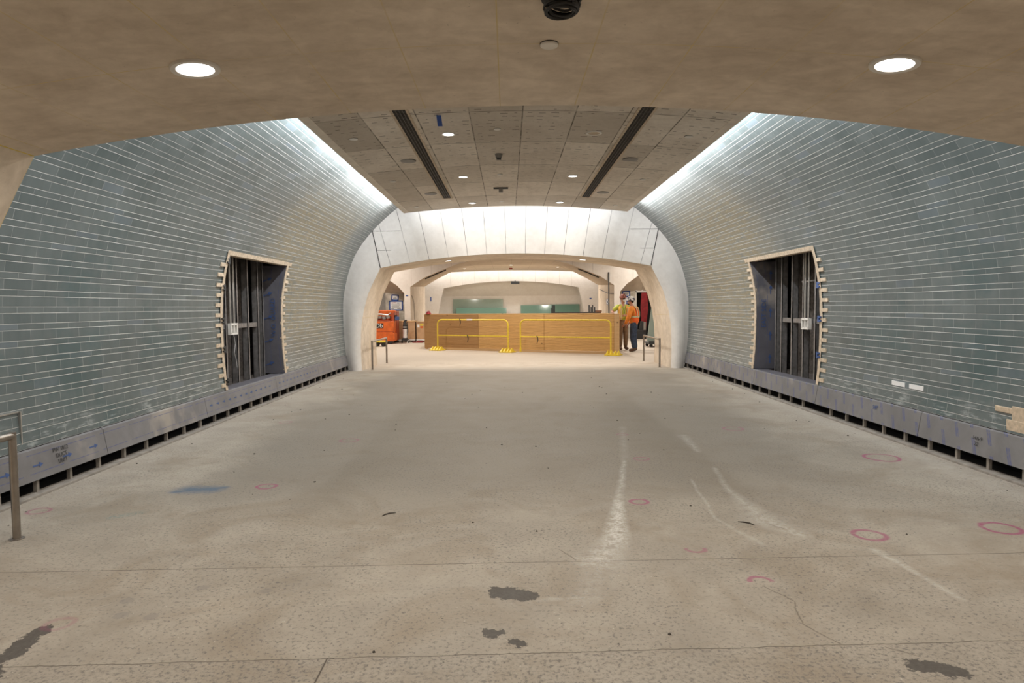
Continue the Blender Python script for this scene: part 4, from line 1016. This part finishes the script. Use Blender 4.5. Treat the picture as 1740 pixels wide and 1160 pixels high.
# notices
def notice(label, x, y, z, w_, h_, lines, parent_mat='blue_tape', round_=False):
    t = thing('taped_notice', label, 'notice', (x, y, z), 0, 'notices framed in blue tape')
    g = MB(); g.box(-w_/2, w_/2, -.004, 0, -h_/2, h_/2); g.build('sheet', 'paper', t)
    g = MB(); q = .035
    for r in ((-w_/2-.02, w_/2+.02, h_/2-q, h_/2+.02), (-w_/2-.02, w_/2+.02, -h_/2-.02, -h_/2+q), (-w_/2-.02, -w_/2+q, -h_/2, h_/2), (w_/2-q, w_/2+.02, -h_/2, h_/2)): g.box(r[0], r[1], -.007, -.003, r[2], r[3])
    g.build('tape_border', parent_mat, t)
    for (x0, x1, zz, hh, mm) in lines:
        g = MB(); g.box(x0, x1, -.006, -.0041, zz-hh/2, zz+hh/2); g.build('text_line', mm, t)
    return t
t = notice('large white notice framed in blue tape on the left wall beyond the arch', -5.38, 30.59, 1.60, .60, .42, [(.05, .16, .12, .035, 'ink_blue')] + [(-.2+.02*(k % 2), .2-.03*(k % 3), .05-.045*k, .012, 'ink_black') for k in range(4)] + [(-.22, -.1, -.14, .018, 'ink_black'), (.06, .22, -.145, .018, 'ink_black')])
text('EXIT', 'heading', .085, (-.10, -.006, .125), (PI/2, 0, 0), 'ink_red', t)
t = notice('small tilted notice framed in blue tape above the larger one', -5.42, 30.59, 1.97, .30, .24, [(-.06, .06, .02, .03, 'ink_black'), (-.09, .09, -.03, .02, 'ink_black')])
t.rotation_euler = (0, .06, 0)
notice('notice framed in blue tape above the heads of the two workers', 5.28, 30.59, 2.05, .34, .24, [(-.1, .1, .02, .015, 'ink_black'), (-.1, .1, -.03, .015, 'ink_black')])
notice('notice framed in blue tape, partly behind the worker in the lime shirt', 5.10, 30.59, 1.72, .45, .36, [(-.14, .14, .06-.05*k, .015, 'ink_black') for k in range(4)])
t = thing('round_poster', 'small round blue and white poster on the right pillar side', 'poster', (4.535, 31.4, 1.70))
g = MB(); g.add([(-.004, .5*.75*math.cos(a), .155*math.sin(a)) for a in [2*PI*k/28 for k in range(28)]], [tuple(range(28))]); g.build('disc', 'paper', t)
g = MB()
for k in range(28):
    if k % 7 in (0, 1, 2, 4, 5):
        a0, a1 = 2*PI*k/28, 2*PI*(k+1)/28
        g.add([(-.007, .375*r*math.cos(a), .155*r*math.sin(a)) for r, a in ((.8, a0), (1.0, a0), (1.0, a1), (.8, a1))], [(0, 1, 2, 3)])
g.build('tape_ring', 'blue_tape', t)
g = MB(); g.obox((-.008, 0, 0), (1, 0, 0), (0, 1, .1), (0, -.1, 1), .001, .15, .05); g.build('print', 'ink_blue', t)
for x, y, z, w_, h_, lab in ((-4.70, 29.49, 2.04, .1, .05, 'on the left pillar beside the notices'), (-4.98, 40.99, 2.02, .06, .28, 'upright on the farthest white wall at left'), (4.93, 40.99, 1.97, .13, .07, 'on the farthest white wall at right')):
    g = MB(); g.box(x-w_/2, x+w_/2, y-.006, y, z-h_/2, z+h_/2); tag(g.build('tape_patch', 'blue_tape'), 'small dark blue tape patch '+lab, 'tape', 'tape patches on the far walls')
# conduit pole and cable on the right pillar
g = MB(); g.tube([(4.30, 29.44, 3.0), (4.31, 29.44, 0)], .028, 8); tag(g.build('vertical_pipe', 'cart_steel', smooth=40), 'thin dark vertical pipe before the right pillar', 'pipe')
g = MB(); g.tube([(4.525, 34.0, 2.35), (4.50, 32.5, 2.22), (4.49, 31, 2.1), (4.50, 29.55, 2.05), (4.52, 29.44, 2.05)], .016, 6); tag(g.build('loose_cable', 'ink_black', smooth=40), 'slack dark cable crossing the right pillar side', 'cable')
g = MB(); g.tube([(-4.53, 29.8, 2.05), (-4.53, 30.1, 1.95), (-4.53, 30.5, 1.7), (-4.53, 30.6, 1.2), (-4.53, 30.6, .95)], .012, 6); tag(g.build('thin_wire', 'speaker_grey', smooth=40), 'thin grey wire hanging on the left pillar side', 'cable')

# dark slots in the vault
for sd in (-1, 1):
    g = MB()
    pts = []
    for x in (3.95, 3.45, 3.0):
        zf = interp([(a, z) for a, z in fr_[::-1]], x); zb = interp([(a, z) for a, z in bk_[::-1]], x); q = .12
        pts.append((sd*x, 30.1, zf+(zb-zf)*q-.035))
    g.tube(pts, .03, 6); tag(g.build('vault_slot', 'ink_black'), 'dark slot in the brown vault, %s side' % ('left' if sd < 0 else 'right'), 'slot', 'slots in the vault')

# exit box
t = thing('hanging_sign', 'black rectangular sign box hanging from the last arch', 'sign', (.26, 40.95, 2.90))
g = MB(); g.box(-.26, .26, -.05, .05, 0, .17); g.build('box', 'ink_black', t)
g = MB(); g.box(-.02, .02, -.02, .05, .17, .22); g.build('hanger', 'ink_black', t)
t = thing('alarm_strobe', 'small red alarm on the ceiling before the last hall', 'alarm', (-.02, 37.6, zl(0)))
g = MB(); g.box(-.09, .09, -.09, .09, -.07, 0); g.build('housing', 'red', t)
g = MB(); g.box(-.05, .05, -.1, -.08, -.06, -.01); g.build('lens', 'ink_red', t)

# glass sheets leaning at the far wall
def sheet(label, x0, x1, y, z1, mt, th=.02, lean=.25):
    t = MB(); t.obox(((x0+x1)/2, y+lean/2, z1/2+.01), (1, 0, 0), (0, z1, -lean), (0, lean, z1), (x1-x0)/2, th/2, math.hypot(z1, lean)/2)
    return tag(t.build('glass_sheet', mt, bevel=.004), label, 'glass sheet', 'green glass sheets leaning at the far wall')
sheet('tall pale green glass sheet at left, leaning on the far wall', -3.72, -.52, 42.2, 2.0, 'green_glass')
sheet('low dark green glass sheet before the tall left one', -3.50, -.30, 41.9, 1.42, 'green_glass_deep', .12, .2)
sheet('low green glass sheet at right on the far wall', .62, 2.6, 42.15, 1.58, 'green_glass_deep', .03)
sheet('farther low green glass sheet at the right end of the far wall', 2.5, 4.4, 42.3, 1.62, 'green_glass_deep', .03, .2)

# steel cart with uprights behind the barrier
t = thing('steel_cart', 'dark steel A-frame cart with uprights behind the right part of the barrier', 'cart', (2.78, 30.0, 0))
g = MB(); g.box(-1.0, 1.0, -.04, .04, 1.17, 1.23); g.box(-1.0, 1.0, -.3, .3, .18, .24); g.build('rail', 'cart_steel', t)
for x, h in ((-.99, 1.42), (-.92, 1.55), (-.86, 1.55), (.72, 1.55), (.88, 1.55), (.80, 1.46), (.96, 1.46)):
    g = MB(); g.box(x-.025, x+.025, -.05+.1*(h > 1.5), .0+.1*(h > 1.5), .2, h); g.build('upright', 'cart_steel', t)
for x in (-.8, .8):
    g = MB(); g.tube([(x, -.03, .09), (x, .03, .09)], .09, 14); g.build('wheel', 'black', t, smooth=40)
    g = MB(); g.box(x-.05, x+.05, -.3, .3, .0, .18); g.build('frame_foot', 'cart_steel', t)
t = thing('brown_block_stack', 'brown block on the end of the dark steel cart', 'block', (3.95, 30.3, 0))
g = MB(); g.box(-.15, .15, -.1, .1, 1.2, 1.30); g.build('block', 'brown', t, bevel=.01)
g = MB(); g.box(-.13, .13, -.09, .09, 0, 1.2); g.build('stand', 'cart_steel', t)

# red panel in the doorway, sheets and dolly at the right
t = thing('red_slab', 'tall glossy red panel standing in the dark doorway on the right', 'panel', (6.05, 30.4, 0), .15)
g = MB(); g.prism([(-.10, .28), (.10, .24), (.22, 1.4), (.18, 2.02), (.10, 2.12), (-.10, 2.10), (-.14, 1.5)], -.03, .03); g.build('board', 'red', t, bevel=.012)
g = MB(); g.box(-.1, .1, -.03, .03, 0, .28); g.build('base', 'black', t)
t = thing('glass_sheet_rack', 'pale glass sheets leaning on a dark trolley behind the right arch foot', 'glass rack', (5.15, 24.0, 0))
for k in range(3):
    g = MB(); g.add([(-.33+.1*k, -.2+.05*k, .2), (.9, .35+.05*k, .2), (.9, .6+.05*k, 2.05-.25*k), (.0+.08*k, .2+.05*k, 2.05-.3*k),
                     (-.33+.1*k, -.17+.05*k, .2), (.9, .38+.05*k, .2), (.9, .63+.05*k, 2.05-.25*k), (.0+.08*k, .23+.05*k, 2.05-.3*k)],
                    [(0, 1, 2, 3), (7, 6, 5, 4), (0, 4, 5, 1), (1, 5, 6, 2), (2, 6, 7, 3), (3, 7, 4, 0)])
    g.build('sheet', ('face_warm', 'pale_glass', 'pale_glass')[2-k], t)
g = MB(); g.box(-.3, .9, -.35, .5, .12, .18); g.box(-.3, .9, -.4, -.34, 0.10, .22); g.build('trolley', 'cart_steel', t)
for x in (-.2, .7):
    for y in (-.3, .4):
        g = MB(); g.tube([(x, y-.03, .06), (x, y+.03, .06)], .06, 12); g.build('wheel', 'black', t, smooth=40)
g = MB(); g.box(5.35, 5.75, 29.9, 30.2, 0, .75)
t = thing('black_machine', 'black machine on the floor behind the workers, in the doorway', 'machine', (5.95, 29.9, 0))
g = MB(); g.box(-.35, .1, -.15, .15, 0, .42); g.prism([(-.2, .42), (.0, .42), (-.02, .8), (-.14, .8)], -.1, .1); g.build('body', 'black', t, bevel=.02)
g = MB(); g.lathe([(0, .4), (.06, .4), (.06, .75), (0, .78)], (.02, -.18, 0), 12); g.build('canister', 'speaker_grey', t, smooth=40)

# ------------------------------------------------------------------ people
def skin(name, pts, edges, mt, parent, sub=2):
    """pts: id -> (x, y, z, r[, r2]); first is the root"""
    ids = list(pts); idx = {k: i for i, k in enumerate(ids)}
    me = bpy.data.meshes.new(name); me.from_pydata([pts[k][:3] for k in ids], [(idx[a], idx[b_]) for a, b_ in edges], [])
    o = bpy.data.objects.new(name, me); C.objects.link(o); o.parent = parent
    md = o.modifiers.new('skin', 'SKIN'); md.use_smooth_shade = True
    for i, k in enumerate(ids):
        p = pts[k]; s = me.skin_vertices[0].data[i]; s.radius = (p[3], p[4] if len(p) > 4 else p[3]); s.use_root = (i == 0)
    ss = o.modifiers.new('sub', 'SUBSURF'); ss.levels = sub; ss.render_levels = sub
    me.materials.append(MAT[mt]); return o
def lerp(a, b_, t): return tuple(a[i]+(b_[i]-a[i])*t for i in range(3))
def hand(pts, edges, wrist, direc, side, up, tagc):
    """palm and five fingers; direc along the fingers, side = towards the thumb, up = back of hand"""
    W = Vector(wrist); D = Vector(direc).normalized(); S = Vector(side).normalized(); U = Vector(up).normalized()
    pal = W + D*.05; pts[tagc+'p'] = (*pal, .034, .018); edges.append((tagc+'w', tagc+'p'))
    for k, (o_, L) in enumerate(((.030, .072), (.010, .082), (-.010, .076), (-.028, .060))):
        kn = W + D*.092 + S*o_; a = kn + D*L*.5 - U*.008; b_ = kn + D*L*.86 - U*.03
        pts[tagc+'k%d' % k] = (*kn, .011); pts[tagc+'a%d' % k] = (*a, .009); pts[tagc+'b%d' % k] = (*b_, .0075)
        edges += [(tagc+'p', tagc+'k%d' % k), (tagc+'k%d' % k, tagc+'a%d' % k), (tagc+'a%d' % k, tagc+'b%d' % k)]
    t0 = W + D*.035 + S*.032; t1 = t0 + S*.03 + D*.022; t2 = t1 + D*.032 + S*.006
    pts[tagc+'t0'] = (*t0, .013); pts[tagc+'t1'] = (*t1, .011); pts[tagc+'t2'] = (*t2, .009)
    edges += [(tagc+'p', tagc+'t0'), (tagc+'t0', tagc+'t1'), (tagc+'t1', tagc+'t2')]
def ball(g, c, rx, ry, rz_, n=14):
    pr = [(math.sin(PI*i/n), -math.cos(PI*i/n)) for i in range(n+1)]
    vs = []; fs = []
    for s_, cz in pr:
        for k in range(n): vs.append((c[0]+rx*s_*math.cos(2*PI*k/n), c[1]+ry*s_*math.sin(2*PI*k/n), c[2]+rz_*cz))
    for i in range(n):
        for k in range(n): fs.append((i*n+k, i*n+(k+1) % n, (i+1)*n+(k+1) % n, (i+1)*n+k))
    return g.add(vs, fs)
def head_parts(t, hc, rot, hat, mask):
    """face built around head centre hc; faces local -y before rot"""
    h = bpy.data.objects.new('head_details', None)
    R = Matrix.Rotation(rot, 4, 'Z')
    def P(x, y, z): v = R @ Vector((x, y, z)); return (hc[0]+v.x, hc[1]+v.y, hc[2]+v.z)
    def put(g, name, mt, sm=60):
        o = g.build(name, mt, t, smooth=sm); o.location = hc; o.rotation_euler = (0, 0, rot); return o
    bpy.data.objects.remove(h)
    g = MB(); ball(g, (-.032, -.083, .01), .013, .01, .009, 10); ball(g, (.032, -.083, .01), .013, .01, .009, 10); put(g, 'eyes', 'ink_black')
    g = MB(); g.add([(-.012, -.09, .012), (.012, -.09, .012), (.018, -.09, -.035), (-.018, -.09, -.035), (0, -.118, -.03), (0, -.098, .012)], [(0, 5, 4, 3), (5, 1, 2, 4), (3, 4, 2)]); put(g, 'nose', 'skin')
    g = MB(); ball(g, (-.078, .008, -.012), .010, .018, .028, 10); ball(g, (.078, .008, -.012), .010, .018, .028, 10); put(g, 'ears', 'skin')
    g = MB(); ball(g, (0, .036, .012), .076, .072, .062, 14); put(g, 'hair', 'ink_black')
    if mask:
        g = MB(); ball(g, (0, -.088, -.045), .052, .042, .045, 12); put(g, 'face_mask', 'mask')
        g = MB(); g.box(-.06, .06, -.102, -.085, .0, .026); put(g, 'glasses', 'ink_black', 0)
    else:
        g = MB(); g.obox((0, -.096, -.06), (1, 0, 0), (0, 1, 0), (0, 0, 1), .022, .006, .005); put(g, 'mouth', 'ink_red')
        g = MB(); ball(g, (0, -.058, -.078), .048, .042, .028, 12); put(g, 'beard', 'ink_black')
    hz = .045
    g = MB(); pr = [(.108, .0), (.118, .004), (.120, .03), (.112, .075), (.085, .115), (.045, .132), (0, .136)]
    g.lathe(pr, (0, .004, hz), 24, sy=1.15, sx=.95)
    for k in range(3): g.obox((0+(k-1)*.03, .0, hz+.132-.006*abs(k-1)), (1, 0, 0), (0, 1, 0), (0, 0, 1), .007, .09, .006)
    o = put(g, 'hard_hat', hat)
    g = MB(); g.lathe([(.10, 0), (.135, -.006), (.14, 0), (.115, .012)], (0, -.012, hz), 24, sy=1.22, sx=.95)
    b2 = g.build('brim', hat, o, smooth=60)

# worker in the lime shirt
t = thing('person', 'worker in lime shirt and white mask with a hand on the plywood', 'person', (3.70, 22.35, 0), math.radians(8))
pts = {'pel': (0, 0, .98, .115, .085), 'wa': (0, 0, 1.12, .13, .095), 'ch': (0, .01, 1.36, .165, .11), 'nb': (0, .01, 1.52, .07, .06), 'nk': (0, 0, 1.59, .055), 'jaw': (0, -.02, 1.66, .066, .075), 'hd': (0, -.01, 1.73, .082, .094), 'top': (0, 0, 1.80, .062, .075),
       'rs': (-.185, .01, 1.48, .065), 're': (-.36, .10, 1.28, .042), 'rw': (-.40, -.10, 1.305, .026), 'ls': (.185, .01, 1.48, .065), 'le': (.25, -.08, 1.20, .042), 'lw': (.03, -.24, 1.17, .026),
       'rh': (-.08, 0, .90, .07), 'rk': (-.10, -.02, .50, .058), 'ra': (-.09, .02, .09, .042), 'rt': (-.11, -.15, .045, .038, .03), 'lh': (.08, 0, .90, .07), 'lk': (.09, -.03, .50, .058), 'la': (.10, .03, .09, .042), 'lt': (.13, -.14, .045, .038, .03)}
ed = [('pel', 'wa'), ('wa', 'ch'), ('ch', 'nb'), ('nb', 'nk'), ('nk', 'jaw'), ('jaw', 'hd'), ('hd', 'top'), ('ch', 'rs'), ('rs', 're'), ('re', 'rw'), ('ch', 'ls'), ('ls', 'le'), ('le', 'lw'), ('pel', 'rh'), ('rh', 'rk'), ('rk', 'ra'), ('ra', 'rt'), ('pel', 'lh'), ('lh', 'lk'), ('lk', 'la'), ('la', 'lt')]
hand(pts, ed, pts['rw'][:3], (-.15, -1, -.25), (1, -.1, 0), (0, -.2, 1), 'r'); hand(pts, ed, pts['lw'][:3], (-1, -.35, -.05), (.1, -.3, 1), (0, -1, 0), 'l')
skin('body', pts, ed, 'skin', t)
def trousers(t, pts, mt, low=.10):
    q = {'pel': (*pts['pel'][:3], .155, .125), 'be': (pts['pel'][0], pts['pel'][1], pts['pel'][2]+.13, .14, .115)}
    e = [('pel', 'be')]
    for s_ in 'rl':
        for k, r in (('h', .112), ('k', .088), ('a', .074)):
            p = pts[s_+k]; q[s_+k] = (p[0], p[1], max(p[2], low), r)
        e += [('pel', s_+'h'), (s_+'h', s_+'k'), (s_+'k', s_+'a')]
    return skin('trousers', q, e, mt, t)
def boots(t, pts):
    for s_ in 'rl':
        a, b_ = Vector(pts[s_+'a'][:3]), Vector(pts[s_+'t'][:3]); b_.z = .05
        skin('boot', {'a': (a.x, a.y, .15, .066), 'h': (a.x, a.y, .064, .064), 'm': (*((a+b_)/2).xy, .058, .057), 't': (b_.x, b_.y-.01, .052, .054, .05)}, [('a', 'h'), ('h', 'm'), ('m', 't')], 'boot', t)
trousers(t, pts, 'khaki'); boots(t, pts)
q = {'hem': (0, 0, .93, .168, .135), 'wa': (0, 0, 1.12, .158, .125), 'ch': (0, .01, 1.36, .185, .135), 'nb': (0, .01, 1.50, .095, .085), 'rs': (-.185, .01, 1.47, .088), 'rm': (*lerp(pts['rs'], pts['re'], .75), .078), 'ls': (.185, .01, 1.47, .088), 'lm': (*lerp(pts['ls'], pts['le'], .75), .078)}
skin('shirt', q, [('hem', 'wa'), ('wa', 'ch'), ('ch', 'nb'), ('ch', 'rs'), ('rs', 'rm'), ('ch', 'ls'), ('ls', 'lm')], 'lime', t)
for sx_ in (-1, 1):
    vst = skin('vest_panel', {'a': (sx_*.105, -.09, 1.02, .085, .07), 'b': (sx_*.115, -.085, 1.2, .08, .07), 'c': (sx_*.125, -.07, 1.38, .072, .075), 'd': (sx_*.11, 0, 1.535, .05, .05), 'e': (sx_*.10, .08, 1.42, .09, .06), 'f': (sx_*.09, .085, 1.05, .1, .06)}, [('a', 'b'), ('b', 'c'), ('c', 'd'), ('d', 'e'), ('e', 'f')], 'vest_yellow', t)
    g = MB(); g.obox((sx_*.115, -.165, 1.22), (1, 0, 0), (0, 1, 0), (0, 0, 1), .018, .004, .2); g.build('reflective_strip', 'reflective', vst)
g = MB(); g.tube([(-.05, -.125, 1.5), (-.01, -.155, 1.3), (0, -.16, 1.2)], .006, 5); g.tube([(.05, -.125, 1.5), (.01, -.155, 1.3), (0, -.16, 1.2)], .006, 5); g.build('lanyard', 'ink_black', t)
head_parts(t, (0, -.015, 1.72), math.radians(12), 'hat_brown', True)
text('', 'x', .01, (0, 0, 0), (0, 0, 0), 'paper') if False else None

# worker in the orange hoodie, seen from behind and to the left
t = thing('person', 'worker seen from behind in orange hoodie and vest, blue jeans and stickered hard hat', 'person', (3.90, 21.45, 0), math.radians(-118))
pts = {'pel': (0, 0, .95, .115, .085), 'wa': (0, 0, 1.08, .15, .12), 'ch': (0, -.02, 1.32, .17, .125), 'nb': (0, -.05, 1.46, .07, .065), 'nk': (0, -.075, 1.52, .056), 'jaw': (0, -.115, 1.57, .066, .075), 'hd': (0, -.11, 1.64, .082, .094), 'top': (0, -.10, 1.71, .062, .075),
       'rs': (-.195, -.03, 1.42, .068), 're': (-.25, -.06, 1.13, .046), 'rw': (-.20, -.25, .90, .027), 'ls': (.195, -.03, 1.42, .068), 'le': (.25, -.08, 1.12, .046), 'lw': (.17, -.25, .88, .027),
       'rh': (-.08, 0, .86, .07), 'rk': (-.11, -.03, .48, .06), 'ra': (-.11, .03, .09, .043), 'rt': (-.13, -.15, .045, .04, .03), 'lh': (.08, 0, .86, .07), 'lk': (.10, -.02, .48, .06), 'la': (.11, .05, .09, .043), 'lt': (.12, -.13, .045, .04, .03)}
ed = [('pel', 'wa'), ('wa', 'ch'), ('ch', 'nb'), ('nb', 'nk'), ('nk', 'jaw'), ('jaw', 'hd'), ('hd', 'top'), ('ch', 'rs'), ('rs', 're'), ('re', 'rw'), ('ch', 'ls'), ('ls', 'le'), ('le', 'lw'), ('pel', 'rh'), ('rh', 'rk'), ('rk', 'ra'), ('ra', 'rt'), ('pel', 'lh'), ('lh', 'lk'), ('lk', 'la'), ('la', 'lt')]
hand(pts, ed, pts['rw'][:3], (.15, -.45, -.9), (.9, -.3, 0), (-.3, -.8, .4), 'r'); hand(pts, ed, pts['lw'][:3], (-.3, -.7, -.4), (-.5, -.2, .8), (.3, -.5, .7), 'l')
skin('body', pts, ed, 'skin', t)
trousers(t, pts, 'denim'); boots(t, pts)
q = {'hem': (0, 0, .81, .18, .15), 'wa': (0, 0, 1.06, .178, .15), 'ch': (0, -.02, 1.30, .195, .155), 'nb': (0, -.045, 1.45, .12, .105), 'rs': (-.195, -.03, 1.41, .094), 're': (-.255, -.06, 1.13, .075), 'rw': (*lerp(pts['re'], pts['rw'], .9), .048), 'ls': (.195, -.03, 1.41, .094), 'le': (.255, -.09, 1.12, .075), 'lw': (*lerp(pts['le'], pts['lw'], .9), .048)}
skin('hoodie', q, [('hem', 'wa'), ('wa', 'ch'), ('ch', 'nb'), ('ch', 'rs'), ('rs', 're'), ('re', 'rw'), ('ch', 'ls'), ('ls', 'le'), ('le', 'lw')], 'hoodie', t)
skin('hood', {'a': (0, .07, 1.47, .10, .06), 'b': (0, .09, 1.40, .09, .05)}, [('a', 'b')], 'hoodie', t)
v = skin('vest', {'a': (0, .035, .90, .19, .15), 'b': (0, .03, 1.08, .188, .148), 'c': (0, .02, 1.28, .185, .15), 'd': (0, -.0, 1.42, .13, .12)}, [('a', 'b'), ('b', 'c'), ('c', 'd')], 'vest_orange', t)
def band(z, rx, ry, cy, h, par):
    g = MB(); g.lathe([(1.0, -h), (1.02, -h), (1.02, h), (1.0, h)], (0, cy, z), 30, sx=rx, sy=ry); g.build('reflective_band', 'reflective', par, smooth=40)
band(1.14, .178, .158, .02, .026, v)
for sx_ in (-1, 1):
    g = MB(); g.tube([(sx_*.11, .150, 1.15), (sx_*.105, .148, 1.28), (sx_*.10, .115, 1.42), (sx_*.09, .04, 1.49)], .018, 6); g.build('reflective_strap', 'reflective', v)
head_parts(t, (0, -.11, 1.63), math.radians(14), 'stickered_hat', False)

# chips and grit lying on the floor
g = MB()
for k in range(90):
    y = random.uniform(2.7, 14); x = random.uniform(-3.6, 3.7); r = random.uniform(.004, .013)
    if random.random() < .3: x = random.choice((-3.75, 3.8)) + random.uniform(-.15, .1)
    n = 5; a0 = random.uniform(0, 6)
    vs = [(x+r*random.uniform(.7, 1.3)*math.cos(a0+q*2*PI/n), y+r*random.uniform(.7, 1.3)*math.sin(a0+q*2*PI/n), .0) for q in range(n)]
    g.add(vs+[(a*.6+x*.4, b_*.6+y*.4, r*.7) for a, b_, _ in vs], [tuple(range(n))[::-1], tuple(range(n, 2*n))]+[(q, (q+1) % n, (q+1) % n+n, q+n) for q in range(n)])
tag(g.build('floor_grit', 'scrap'), 'small dark chips and grit scattered over the concrete floor', 'debris', kind='stuff')
for k, (x, y, rz_, lab) in enumerate(((1.43, 4.45, -.5, 'bent dark twig-like scrap on the floor by the chalky streak at right'), (-1.08, 4.72, .9, 'short dark scrap lying on the floor left of centre'))):
    g = MB(); g.tube([(-.07, 0, .006), (-.02, .012, .006), (.03, .004, .008), (.08, -.03, .006)], [.003, .006, .006, .003], 6)
    o = g.build('floor_scrap', 'scrap', smooth=50); o.scale = (.75, .75, .75); o.location = (x, y, 0); o.rotation_euler = (0, 0, rz_); tag(o, lab, 'scrap')
